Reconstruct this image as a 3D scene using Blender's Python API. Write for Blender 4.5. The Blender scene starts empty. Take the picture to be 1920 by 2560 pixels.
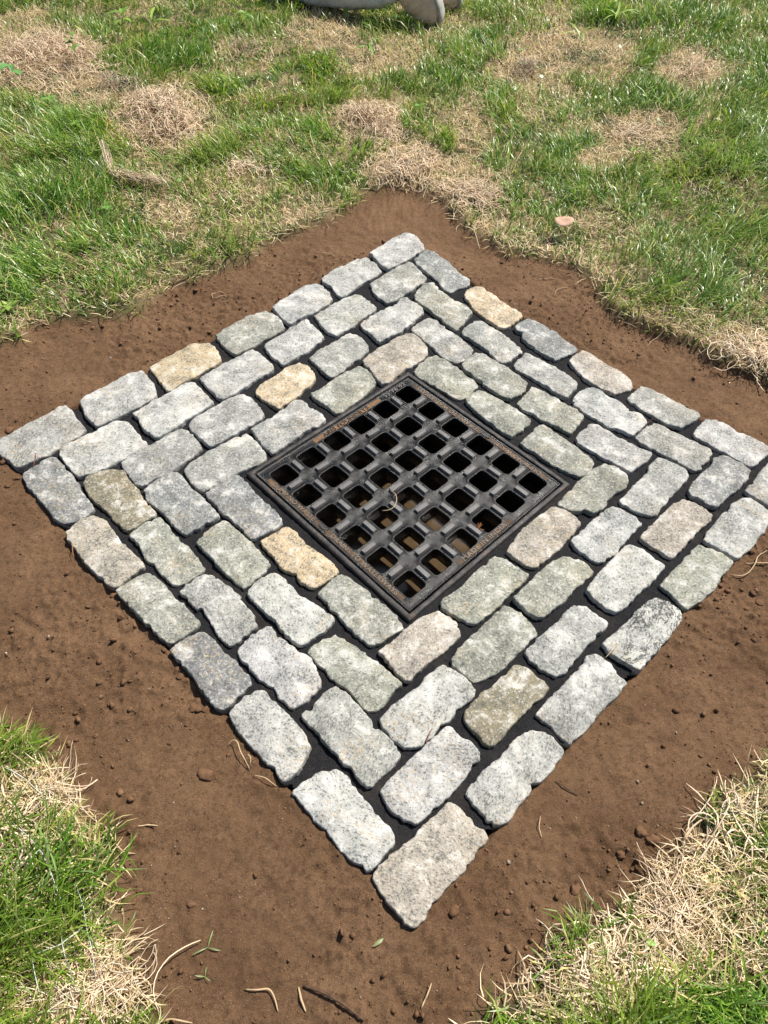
import bpy, bmesh, math, random
import numpy as np
from mathutils import Vector, Matrix

SC = bpy.context.scene
COL = SC.collection
R = math.radians

# ------------------------------------------------------------------ camera
CAM_LOC = (-0.0877, -1.3028, 1.4869)
CAM_ROT = (0.6702, -0.0281, 0.0176)
FPX = 1775.0                                   # focal length in pixels of a 1920 x 2560 frame
cam_d = bpy.data.cameras.new('camera')
cam_d.sensor_fit = 'VERTICAL'; cam_d.sensor_height = 36.0
cam_d.lens = FPX / 2560.0 * 36.0
cam_d.clip_start = 0.02; cam_d.clip_end = 500
cam = bpy.data.objects.new('camera', cam_d); COL.objects.link(cam)
cam.location = CAM_LOC; cam.rotation_euler = CAM_ROT
SC.camera = cam
SC.render.resolution_x = 768; SC.render.resolution_y = 1024

# ------------------------------------------------------------------ sky, sun, exposure
SUN_AZ = R(44); SUN_EL = R(55)                  # azimuth clockwise from +Y
w = bpy.data.worlds.new('World'); SC.world = w; w.use_nodes = True
nt = w.node_tree; nt.nodes.clear()
sky = nt.nodes.new('ShaderNodeTexSky'); sky.sky_type = 'NISHITA'; sky.sun_disc = False
sky.sun_elevation = SUN_EL; sky.sun_rotation = SUN_AZ
sky.dust_density = 1.5
bg = nt.nodes.new('ShaderNodeBackground'); bg.inputs[1].default_value = 0.068
wo = nt.nodes.new('ShaderNodeOutputWorld')
nt.links.new(sky.outputs[0], bg.inputs[0]); nt.links.new(bg.outputs[0], wo.inputs[0])
sv = Vector((math.sin(SUN_AZ) * math.cos(SUN_EL), math.cos(SUN_AZ) * math.cos(SUN_EL), math.sin(SUN_EL)))
sun_d = bpy.data.lights.new('sun', 'SUN'); sun_d.energy = 5.0; sun_d.angle = R(0.6); sun_d.color = (1.0, 0.95, 0.87)
sun = bpy.data.objects.new('sun', sun_d); COL.objects.link(sun)
sun.rotation_euler = sv.to_track_quat('Z', 'Y').to_euler(); sun.location = (2, 2, 4)
SC.view_settings.view_transform = 'Standard'; SC.view_settings.look = 'None'
SC.view_settings.gamma = 1.0; SC.view_settings.use_curve_mapping = False
SC.view_settings.exposure = 0.66

# ------------------------------------------------------------------ helpers
CR = np.array(cam.rotation_euler.to_matrix())
CL = np.array(CAM_LOC)
def ground(p, z=0.0):
    """Where on the level z a point of the photograph (1920 x 2560) lies."""
    d = CR @ np.array([(p[0] - 960) / FPX, (1280 - p[1]) / FPX, -1.0])
    t = (z - CL[2]) / d[2]
    q = CL + d * t
    return np.array([q[0], q[1]])
def to_px(x, y, z):
    d = np.stack([x - CL[0], y - CL[1], z - CL[2]], -1) @ CR
    return 960 + FPX * d[..., 0] / -d[..., 2], 1280 - FPX * d[..., 1] / -d[..., 2]
TILE = {'T1': (760, 560, 3.318), 'T2': (340, 660, 3.318), 'T3': (0, 900, 3.318), 'T4': (440, 860, 3.318),
        'T5': (1160, 660, 3.318), 'T6': (1420, 920, 3.318), 'T7': (1000, 880, 3.318), 'T8': (40, 1130, 3.318),
        'U1': (300, 1140, 3.318), 'U2': (270, 1400, 3.318), 'U3': (560, 1400, 3.318), 'U4': (540, 1700, 3.19),
        'U5': (900, 1700, 3.072), 'U6': (900, 1360, 1.904), 'U7': (1220, 1120, 1.904), 'U8': (1280, 1460, 1.904),
        'V1': (1520, 1080, 2.38), 'F': (0, 0, 0.86406), 'R7': (0, 1700, 1.728), 'R8': (960, 1700, 1.728),
        'G1': (600, 1200, 3.858), 'S': (0, 0, 1.0)}
def pts(s):
    out = []; cur = None
    for tok in s.replace('|', ' ').split():
        if tok in TILE: cur = TILE[tok]; continue
        a, b = tok.split(',')
        out.append((cur[0] + float(a) / cur[2], cur[1] + float(b) / cur[2]))
    return out
def world_pts(s, z=0.0): return np.array([ground(p, z) for p in pts(s)])

def _hash(ix, iy, seed):
    h = (ix.astype(np.int64) * 374761393 + iy.astype(np.int64) * 668265263 + seed * 1274126177) & 0xffffffff
    h = ((h ^ (h >> 13)) * 1274126177) & 0xffffffff
    h = (h ^ (h >> 16)) & 0xffffffff
    return h / 4294967295.0
def vnoise(x, y, seed=0):
    x = np.asarray(x, float); y = np.asarray(y, float)
    ix = np.floor(x); iy = np.floor(y); fx = x - ix; fy = y - iy
    fx = fx * fx * (3 - 2 * fx); fy = fy * fy * (3 - 2 * fy)
    a = _hash(ix, iy, seed); b = _hash(ix + 1, iy, seed); c = _hash(ix, iy + 1, seed); d = _hash(ix + 1, iy + 1, seed)
    return (a + (b - a) * fx) * (1 - fy) + (c + (d - c) * fx) * fy
def fbm(x, y, seed=0, oct=3):
    s = 0; a = 1; t = 0
    for k in range(oct):
        s = s + a * vnoise(x * 2 ** k + 17.3 * k, y * 2 ** k - 9.1 * k, seed + k); t += a; a *= 0.5
    return s / t
def poly_sd(x, y, P):
    """Signed distance to polygon P, negative inside."""
    x = np.asarray(x, float); y = np.asarray(y, float)
    d = np.full(x.shape, 1e9); ins = np.zeros(x.shape, bool)
    n = len(P)
    for i in range(n):
        ax, ay = P[i]; bx, by = P[(i + 1) % n]
        ex, ey = bx - ax, by - ay
        t = np.clip(((x - ax) * ex + (y - ay) * ey) / (ex * ex + ey * ey + 1e-12), 0, 1)
        d = np.minimum(d, (x - ax - t * ex) ** 2 + (y - ay - t * ey) ** 2)
        c = ((ay > y) != (by > y)) & (x < ex * (y - ay) / (ey if abs(ey) > 1e-12 else 1e-12) + ax)
        ins ^= c
    d = np.sqrt(d)
    return np.where(ins, -d, d)
def sstep(a, b, x):
    t = np.clip((x - a) / (b - a), 0, 1); return t * t * (3 - 2 * t)

def mesh_np(name, V, faces, cols=None, smooth=True):
    """faces: list of int arrays, each (n, k)."""
    me = bpy.data.meshes.new(name)
    V = np.asarray(V, np.float32); me.vertices.add(len(V)); me.vertices.foreach_set('co', V.ravel())
    loops = np.concatenate([f.ravel() for f in faces]).astype(np.int32)
    starts = []; s = 0
    for f in faces:
        n, k = f.shape; starts.append(s + np.arange(n) * k); s += n * k
    starts = np.concatenate(starts).astype(np.int32)
    me.loops.add(len(loops)); me.loops.foreach_set('vertex_index', loops)
    me.polygons.add(len(starts)); me.polygons.foreach_set('loop_start', starts)
    if cols is not None:
        at = me.color_attributes.new('col', 'FLOAT_COLOR', 'POINT')
        c = np.ones((len(V), 4), np.float32); c[:, :3] = cols
        at.data.foreach_set('color', c.ravel())
    me.update(calc_edges=True)
    if smooth: me.polygons.foreach_set('use_smooth', np.ones(len(starts), bool))
    return me
def link(name, me, m=None, parent=None, loc=None, rot=None):
    o = bpy.data.objects.new(name, me); COL.objects.link(o)
    if m is not None and me is not None and len(me.materials) == 0: me.materials.append(m)
    if parent is not None: o.parent = parent
    if loc is not None: o.location = loc
    if rot is not None: o.rotation_euler = rot
    return o
def tag(o, label=None, cat=None, group=None, kind=None):
    if label: o['label'] = label
    if cat: o['category'] = cat
    if group: o['group'] = group
    if kind: o['kind'] = kind
    return o
def bm_mesh(name, bm, smooth=False):
    me = bpy.data.meshes.new(name); bm.to_mesh(me); bm.free()
    if smooth:
        me.polygons.foreach_set('use_smooth', np.ones(len(me.polygons), bool))
    return me

# ------------------------------------------------------------------ materials
class NT:
    def __init__(s, name):
        s.m = bpy.data.materials.new(name); s.m.use_nodes = True
        s.t = s.m.node_tree; s.t.nodes.clear()
        s.out = s.n('ShaderNodeOutputMaterial')
    def n(s, typ, **kw):
        nd = s.t.nodes.new(typ)
        for k, v in kw.items(): setattr(nd, k, v)
        return nd
    def l(s, a, b): s.t.links.new(a, b)
    def val(s, node, **kw):
        for k, v in kw.items(): node.inputs[k.replace('_', ' ')].default_value = v
    def noise(s, vec, scale, detail=2, rough=0.5, dist=0.0):
        nd = s.n('ShaderNodeTexNoise'); nd.inputs['Scale'].default_value = scale; nd.inputs['Detail'].default_value = detail
        nd.inputs['Roughness'].default_value = rough; nd.inputs['Distortion'].default_value = dist
        if vec is not None: s.l(vec, nd.inputs['Vector'])
        return nd.outputs['Fac']
    def ramp(s, fac, stops, interp='LINEAR'):
        nd = s.n('ShaderNodeValToRGB'); cr = nd.color_ramp; cr.interpolation = interp
        while len(cr.elements) < len(stops): cr.elements.new(0.5)
        for e, (p, c) in zip(cr.elements, stops):
            e.position = p; e.color = (c, c, c, 1) if isinstance(c, (int, float)) else (*c, 1)
        s.l(fac, nd.inputs[0]); return nd.outputs[0]
    def mix(s, fac, a, b, blend='MIX'):
        nd = s.n('ShaderNodeMix', data_type='RGBA', blend_type=blend)
        for sock, v in ((nd.inputs[0], fac), (nd.inputs[6], a), (nd.inputs[7], b)):
            if isinstance(v, (int, float)): sock.default_value = v
            elif isinstance(v, tuple): sock.default_value = (*v, 1)
            else: s.l(v, sock)
        return nd.outputs[2]
    def math(s, op, a, b=0.0, c=None):
        nd = s.n('ShaderNodeMath', operation=op)
        for i, v in enumerate((a, b, c)):
            if v is None: continue
            if isinstance(v, (int, float)): nd.inputs[i].default_value = v
            else: s.l(v, nd.inputs[i])
        return nd.outputs[0]
    def bump(s, h, dist, strength=1.0, prev=None):
        nd = s.n('ShaderNodeBump'); nd.inputs['Distance'].default_value = dist; nd.inputs['Strength'].default_value = strength
        s.l(h, nd.inputs['Height'])
        if prev is not None: s.l(prev, nd.inputs['Normal'])
        return nd.outputs[0]
    def bsdf(s, col, rough=0.8, normal=None, metallic=0.0, spec=0.4):
        b = s.n('ShaderNodeBsdfPrincipled')
        for k, v in (('Base Color', col), ('Roughness', rough), ('Metallic', metallic), ('Specular IOR Level', spec)):
            if isinstance(v, (int, float)): b.inputs[k].default_value = v
            elif isinstance(v, tuple): b.inputs[k].default_value = (*v, 1)
            else: s.l(v, b.inputs[k])
        if normal is not None: s.l(normal, b.inputs['Normal'])
        s.l(b.outputs[0], s.out.inputs[0]); return b

def mat_stone(name='granite', veins=False):
    k = NT(name)
    tc = k.n('ShaderNodeTexCoord'); oi = k.n('ShaderNodeObjectInfo')
    rnd = oi.outputs['Random']
    off = k.n('ShaderNodeCombineXYZ')
    k.l(k.math('MULTIPLY', rnd, 37.0), off.inputs[0]); k.l(k.math('MULTIPLY', rnd, 91.0), off.inputs[1]); k.l(k.math('MULTIPLY', rnd, 13.0), off.inputs[2])
    add = k.n('ShaderNodeVectorMath', operation='ADD'); k.l(tc.outputs['Object'], add.inputs[0]); k.l(off.outputs[0], add.inputs[1])
    rot = k.n('ShaderNodeVectorRotate', rotation_type='Z_AXIS'); k.l(tc.outputs['Object'], rot.inputs['Vector'])
    k.l(k.math('MULTIPLY', rnd, 50.0), rot.inputs['Angle'])
    mp = k.n('ShaderNodeMapping'); mp.inputs['Scale'].default_value = (0.72, 1.0, 1.0); k.l(rot.outputs[0], mp.inputs[0])
    k.l(off.outputs[0], mp.inputs['Location'])
    v = add.outputs[0]; vs = mp.outputs[0]
    base = oi.outputs['Color']
    patch = k.noise(v, 17, 7, 0.72, 0.3)
    patch2 = k.noise(vs, 45, 6, 0.75, 0.2)
    # white quartz areas against dark mica-rich areas
    qz = k.ramp(k.math('ADD', k.math('MULTIPLY', patch, 0.60), k.math('MULTIPLY', patch2, 0.40)), [(0.51, 0.0), (0.60, 1.0)])
    mica_zone = k.ramp(patch, [(0.30, 1.0), (0.58, 0.0)])
    grain = k.noise(vs, 215, 3, 0.7)
    grain2 = k.noise(v, 140, 3, 0.7)
    c = k.mix(k.math('MULTIPLY', qz, 0.72), base, (0.54, 0.53, 0.495))
    c = k.mix(k.math('MULTIPLY', mica_zone, 0.75), c, k.mix(1.0, base, (0.50, 0.52, 0.52), 'MULTIPLY'))
    # feldspar: pale and warm crystals
    c = k.mix(k.ramp(grain2, [(0.53, 0.0), (0.64, 0.60)]), c, (0.50, 0.475, 0.415))
    warm = k.noise(v, 120, 2, 0.6)
    wz = k.ramp(k.noise(v, 9, 2, 0.5), [(0.45, 0.0), (0.7, 0.55)])
    c = k.mix(k.math('MULTIPLY', k.ramp(warm, [(0.5, 0.0), (0.62, 1.0)]), wz), c, (0.36, 0.26, 0.13))
    # mica and hornblende specks
    th = k.math('ADD', grain, k.math('MULTIPLY', k.math('SUBTRACT', mica_zone, 0.5), 0.13))
    sp = k.ramp(th, [(0.515, 0.0), (0.60, 1.0)])
    c = k.mix(k.math('MULTIPLY', sp, 0.80), c, (0.065, 0.068, 0.064))
    veil = k.ramp(k.noise(vs, 45, 3, 0.6), [(0.50, 0.0), (0.70, 0.55)])
    c = k.mix(k.math('MULTIPLY', veil, mica_zone), c, (0.10, 0.105, 0.10))
    if veins:
        sv_ = k.ramp(k.noise(mp.outputs[0], 26, 5, 0.75, 1.2), [(0.455, 0.0), (0.49, 1.0), (0.515, 1.0), (0.55, 0.0)])
        c = k.mix(k.math('MULTIPLY', sv_, k.ramp(k.noise(v, 12, 3, 0.6), [(0.40, 0.0), (0.52, 0.95)])), c, (0.018, 0.02, 0.018))
    b1 = k.bump(k.noise(v, 60, 4, 0.65), 0.0045, 0.7)
    b2 = k.bump(grain2, 0.0022, 0.8, b1)
    b3 = k.bump(grain, 0.0010, 0.6, b2)
    k.bsdf(c, 0.72, b3, spec=0.35)
    return k.m
def mat_joint():
    k = NT('black_joint_fabric')
    v = k.n('ShaderNodeTexCoord').outputs['Object']
    c = k.mix(k.noise(v, 30, 4, 0.65), (0.004, 0.004, 0.005), (0.016, 0.0155, 0.0165))
    c = k.mix(k.ramp(k.noise(v, 700, 2, 0.6), [(0.52, 0.0), (0.70, 0.8)]), c, (0.055, 0.054, 0.056))
    c = k.mix(k.ramp(k.noise(v, 7, 4, 0.7), [(0.55, 0.0), (0.75, 0.5)]), c, (0.050, 0.040, 0.032))
    n = k.bump(k.noise(v, 450, 3, 0.7), 0.002, 0.8, k.bump(k.noise(v, 60, 3, 0.6), 0.006, 0.6))
    k.bsdf(c, 0.9, n, spec=0.12); return k.m
def mat_terrain():
    k = NT('soil_and_thatch')
    v = k.n('ShaderNodeTexCoord').outputs['Object']
    at = k.n('ShaderNodeAttribute', attribute_name='col')
    sep = k.n('ShaderNodeSeparateColor'); k.l(at.outputs['Color'], sep.inputs[0])
    c = k.mix(k.ramp(k.noise(v, 5, 5, 0.65), [(0.35, 0.0), (0.68, 1.0)]), (0.145, 0.079, 0.039), (0.225, 0.130, 0.070))
    c = k.mix(k.ramp(k.noise(v, 90, 4, 0.7), [(0.36, 0.6), (0.52, 0.0)]), c, (0.080, 0.042, 0.021))
    c = k.mix(k.ramp(k.noise(v, 260, 2, 0.6), [(0.62, 0.0), (0.72, 0.8)]), c, (0.30, 0.18, 0.10))
    c = k.mix(k.ramp(k.noise(v, 520, 1, 0.5), [(0.70, 0.0), (0.78, 0.8)]), c, (0.42, 0.32, 0.22))
    th = k.mix(k.noise(v, 70, 4, 0.7), (0.10, 0.07, 0.035), (0.42, 0.31, 0.17))
    g = k.mix(k.ramp(k.noise(v, 6, 4, 0.6), [(0.42, 0.0), (0.6, 1.0)]), th, (0.050, 0.060, 0.018))
    c = k.mix(sep.outputs[0], c, g)
    n = k.bump(k.noise(v, 330, 4, 0.75), 0.004, 0.9, k.bump(k.noise(v, 100, 6, 0.78), 0.011, 0.9))
    k.bsdf(c, 0.92, n, spec=0.2); return k.m
def mat_crumb():
    k = NT('soil_crumbs')
    v = k.n('ShaderNodeTexCoord').outputs['Object']
    at = k.n('ShaderNodeAttribute', attribute_name='col').outputs['Color']
    c = k.mix(k.noise(v, 150, 3, 0.7), at, (0.085, 0.045, 0.024))
    n = k.bump(k.noise(v, 300, 3, 0.7), 0.0009, 0.7)
    k.bsdf(c, 0.92, n, spec=0.2); return k.m
def mat_blade(name, transl=0.35, rough=0.45, spec=0.35, tint=(1.0, 1.0, 0.55)):
    k = NT(name)
    at = k.n('ShaderNodeAttribute', attribute_name='col').outputs['Color']
    b = k.bsdf(at, rough, None, spec=spec)
    tr = k.n('ShaderNodeBsdfTranslucent'); k.l(k.mix(1.0, at, tint, 'MULTIPLY'), tr.inputs[0])
    mx = k.n('ShaderNodeMixShader'); mx.inputs[0].default_value = transl
    k.l(b.outputs[0], mx.inputs[1]); k.l(tr.outputs[0], mx.inputs[2]); k.l(mx.outputs[0], k.out.inputs[0])
    return k.m
def mat_iron(name, dark, light, rust, rust_amt, rough=0.42, scale=1.0):
    k = NT(name)
    v = k.n('ShaderNodeTexCoord').outputs['Object']
    c = k.mix(k.ramp(k.noise(v, 38 * scale, 4, 0.7), [(0.38, 0.0), (0.68, 1.0)]), dark, light)
    rz = k.ramp(k.noise(v, 11 * scale, 5, 0.7), [(0.62 - rust_amt, 0.0), (0.74 - rust_amt, 1.0)])
    rf = k.ramp(k.noise(v, 120, 4, 0.75), [(0.40, 0.25), (0.6, 1.0)])
    c = k.mix(k.math('MULTIPLY', rz, rf), c, rust)
    sp = k.ramp(k.noise(v, 420, 2, 0.6), [(0.66, 0.0), (0.74, 0.8)])
    c = k.mix(sp, c, (0.20, 0.19, 0.175))
    ro = k.ramp(k.noise(v, 25, 3, 0.6), [(0.3, rough - 0.12), (0.7, rough + 0.22)])
    n = k.bump(k.noise(v, 330, 3, 0.7), 0.0016, 0.9, k.bump(k.noise(v, 70, 3, 0.6), 0.003, 0.6))
    k.bsdf(c, ro, n, metallic=0.1, spec=0.4); return k.m
def mat_plain(name, c1, c2, scale, rough=0.8, bump=0.002, bscale=None, spec=0.3):
    k = NT(name)
    v = k.n('ShaderNodeTexCoord').outputs['Object']
    c = k.mix(k.ramp(k.noise(v, scale, 4, 0.65), [(0.32, 0.0), (0.68, 1.0)]), c1, c2)
    n = k.bump(k.noise(v, bscale or scale * 3, 4, 0.65), bump, 0.8)
    k.bsdf(c, rough, n, spec=spec); return k.m
M = {}
M['stone'] = mat_stone(); M['veined'] = mat_stone('veined_granite', True); M['joint'] = mat_joint(); M['terrain'] = mat_terrain(); M['crumb'] = mat_crumb()
M['grass'] = mat_blade('grass_blades', 0.40, 0.36, 0.55); M['straw'] = mat_blade('dry_straw', 0.28, 0.55, 0.3, (1.0, 0.97, 0.88))
M['leaf'] = mat_blade('weed_leaf', 0.35, 0.4, 0.4)
M['iron'] = mat_iron('black_cast_iron', (0.003, 0.003, 0.003), (0.009, 0.0085, 0.008), (0.040, 0.026, 0.015), 0.05, 0.30)
M['lug'] = mat_iron('worn_cast_iron', (0.075, 0.072, 0.070), (0.185, 0.175, 0.168), (0.13, 0.10, 0.07), 0.02, 0.40)
M['frame'] = mat_iron('rusty_frame_iron', (0.018, 0.017, 0.017), (0.055, 0.048, 0.043), (0.125, 0.062, 0.032), 0.04, 0.5)
M['plate'] = mat_iron('rust_inlay', (0.030, 0.019, 0.011), (0.085, 0.046, 0.018), (0.20, 0.095, 0.030), 0.06, 0.6)
M['letter'] = mat_iron('rusty_letters', (0.10, 0.075, 0.055), (0.20, 0.15, 0.11), (0.22, 0.12, 0.055), 0.05, 0.45)
M['plate2'] = mat_iron('orange_rust_inlay', (0.11, 0.055, 0.020), (0.21, 0.105, 0.034), (0.05, 0.03, 0.018), 0.02, 0.6)
M['basin'] = mat_plain('wet_concrete', (0.030, 0.026, 0.020), (0.07, 0.06, 0.046), 12, 0.6, 0.004, 60)
M['water'] = mat_plain('muddy_water', (0.050, 0.032, 0.016), (0.080, 0.053, 0.028), 7, 0.12, 0.0006, 25, 0.5)
M['trouser'] = mat_plain('grey_work_cloth', (0.60, 0.585, 0.58), (0.72, 0.705, 0.70), 14, 0.85, 0.002, 500)
M['boot'] = mat_plain('tan_suede', (0.52, 0.40, 0.31), (0.68, 0.55, 0.44), 22, 0.8, 0.002, 180)
M['sole'] = mat_plain('grey_rubber', (0.28, 0.27, 0.24), (0.40, 0.385, 0.35), 30, 0.7, 0.001, 200)
M['twig'] = mat_plain('brown_twig', (0.045, 0.025, 0.014), (0.12, 0.07, 0.04), 60, 0.85, 0.001, 300)
M['dryleaf'] = mat_plain('dry_leaf', (0.33, 0.20, 0.13), (0.48, 0.31, 0.21), 40, 0.7, 0.0015, 120)
M['net'] = mat_plain('pale_net_thread', (0.50, 0.50, 0.48), (0.62, 0.62, 0.60), 40, 0.5, 0.0002, 200)

# ------------------------------------------------------------------ outlines on the ground
# edge between bare soil and lawn, all round the paving
soil_edge_px = ("F -60,765 0,745 55,738 62,706 130,690 200,688 262,690 330,655 372,612 425,604 480,580 540,555 590,520 650,500 "
                "720,478 775,432 805,408 850,402 905,406 948,432 990,482 1050,520 1095,548 1170,560 1232,572 1282,615 1305,662 "
                "1370,700 1432,722 1492,748 1560,790 1622,812 1659,828 1800,905 1985,1030 2010,1250 1850,1500 1700,1600 1659,1638 1640,1665 1580,1690 1540,1722 "
                "1500,1782 1462,1832 1400,1880 1372,1930 1290,1990 1232,2020 1182,2062 1160,2112 1090,2152 1040,2190 1000,2225 "
                "900,2330 650,2420 420,2330 345,2225 312,2122 292,2062 266,2000 242,1932 266,1862 232,1792 192,1752 152,1692 112,1652 82,1602 45,1585 0,1590 -60,1585 -220,1400 -260,1050")
SOIL = world_pts(soil_edge_px, 0.0)
PAVE = world_pts("S 1007,583 1030,580 1060,618 1174,696 1304,780 1444,869 1586,961 1752,1037 1925,1125 2010,1185 1930,1290 1843,1396 1717,1522 1600,1675 1568,1706 1427,1859 1411,1882 1258,2061 1223,2094 "
                 "1027,2316 931,2188 916,2178 728,1979 708,1958 572,1785 553,1775 424,1626 290,1475 165,1332 145,1303 53,1186 0,1135 -12,1110 0,1094 164,1014 199,1004 356,929 372,916 485,857 539,838 662,777 680,770 789,705 804,696 893,646 922,632")
PAVE_IN = PAVE
GA = R(-45)                                     # the grate stands on its corner in the picture
def grate_local(x, y):
    c, s = math.cos(-GA), math.sin(-GA)
    return x * c - y * s, x * s + y * c

def height(x, y):
    x = np.asarray(x, float); y = np.asarray(y, float)
    sd = poly_sd(x, y, SOIL) + 0.018 * (fbm(x * 14, y * 14, 5, 3) - 0.5)
    lawn = sstep(-0.02, 0.035, sd)
    soil = -0.015 + 0.020 * (fbm(x * 6, y * 6, 1, 3) - 0.5) + 0.011 * (fbm(x * 30, y * 30, 2, 3) - 0.5)
    lump = fbm(x * 70, y * 70, 3, 3)
    rough = sstep(0.42, 0.62, fbm(x * 5 + 3, y * 5, 8, 2))
    soil = soil + (0.006 + 0.010 * rough) * (lump - 0.5) + 0.012 * np.clip(lump - 0.62, 0, 1) * rough
    ld = 0.016 + 0.035 * (fbm(x * 2.2, y * 2.2, 4, 3) - 0.5) + 0.01 * (fbm(x * 15, y * 15, 6, 2) - 0.5)
    z = soil * (1 - lawn) + ld * lawn
    # toe of loose soil left along the turf edge
    z = z + 0.008 * np.exp(-((sd + 0.03) / 0.03) ** 2) * fbm(x * 40, y * 40, 11, 2)
    sp = poly_sd(x, y, PAVE)
    z = np.where(sp < 0.0, np.maximum(z + sp * 3.0, -0.075), np.minimum(z, -0.009 + sp * 0.35 + 0.012 * fbm(x * 45, y * 45, 12, 2)))
    return z, lawn, sd

# ------------------------------------------------------------------ ground: one sheet to the horizon
def axis(lo, hi, step, far):
    a = list(np.arange(lo, hi + 1e-9, step)); s = step; v = a[-1]; up = []
    while v < far: s *= 1.28; v += s; up.append(v)
    s = step; v = a[0]; dn = []
    while v > -far: s *= 1.28; v -= s; dn.append(v)
    return np.array(dn[::-1] + a + up)
gx = axis(-1.32, 1.36, 0.0062, 90); gy = axis(-1.34, 1.30, 0.0064, 90)
GX, GY = np.meshgrid(gx, gy)
GZ, GLAWN, _ = height(GX, GY)
nx, ny = len(gx), len(gy)
idx = np.arange(nx * ny).reshape(ny, nx)
Q = np.stack([idx[:-1, :-1], idx[:-1, 1:], idx[1:, 1:], idx[1:, :-1]], -1).reshape(-1, 4)
cx = (GX[:-1, :-1] + GX[1:, 1:]).ravel() / 2; cy = (GY[:-1, :-1] + GY[1:, 1:]).ravel() / 2
lx, ly = grate_local(cx, cy)
keep = ~((np.abs(lx) < 0.312) & (np.abs(ly) < 0.312))
gme = mesh_np('ground', np.stack([GX.ravel(), GY.ravel(), GZ.ravel()], 1), [Q[keep]], np.repeat(GLAWN.reshape(-1, 1), 3, 1))
tag(link('ground', gme, M['terrain']), 'bare brown soil around the paving with thatch under the lawn', kind='structure')

# ------------------------------------------------------------------ paving: black joint bed + individual stones
bx = np.arange(PAVE_IN[:, 0].min(), PAVE_IN[:, 0].max(), 0.007); by = np.arange(PAVE_IN[:, 1].min(), PAVE_IN[:, 1].max(), 0.007)
BX, BY = np.meshgrid(bx, by)
bs = poly_sd(BX, BY, PAVE_IN)
BZ = -0.0125 + 0.006 * (fbm(BX * 18, BY * 18, 21, 3) - 0.5) + 0.004 * (fbm(BX * 90, BY * 90, 22, 2) - 0.5)
bi = np.arange(BX.size).reshape(BX.shape)
BQ = np.stack([bi[:-1, :-1], bi[:-1, 1:], bi[1:, 1:], bi[1:, :-1]], -1).reshape(-1, 4)
fl = bs.ravel()
okf = (fl[BQ] < -0.008).all(1)
lx, ly = grate_local(BX.ravel(), BY.ravel())
ing = (np.abs(lx) < 0.313) & (np.abs(ly) < 0.313)
okf &= ~ing[BQ].all(1)
used, inv = np.unique(BQ[okf], return_inverse=True)
BV = np.stack([BX.ravel(), BY.ravel(), BZ.ravel()], 1)[used]
paving = link('stone_paving', mesh_np('stone_paving', BV, [inv.reshape(-1, 4)]), M['joint'])
tag(paving, 'square apron of granite cobblestones in black joints around the drain grate', kind='structure')

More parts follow.
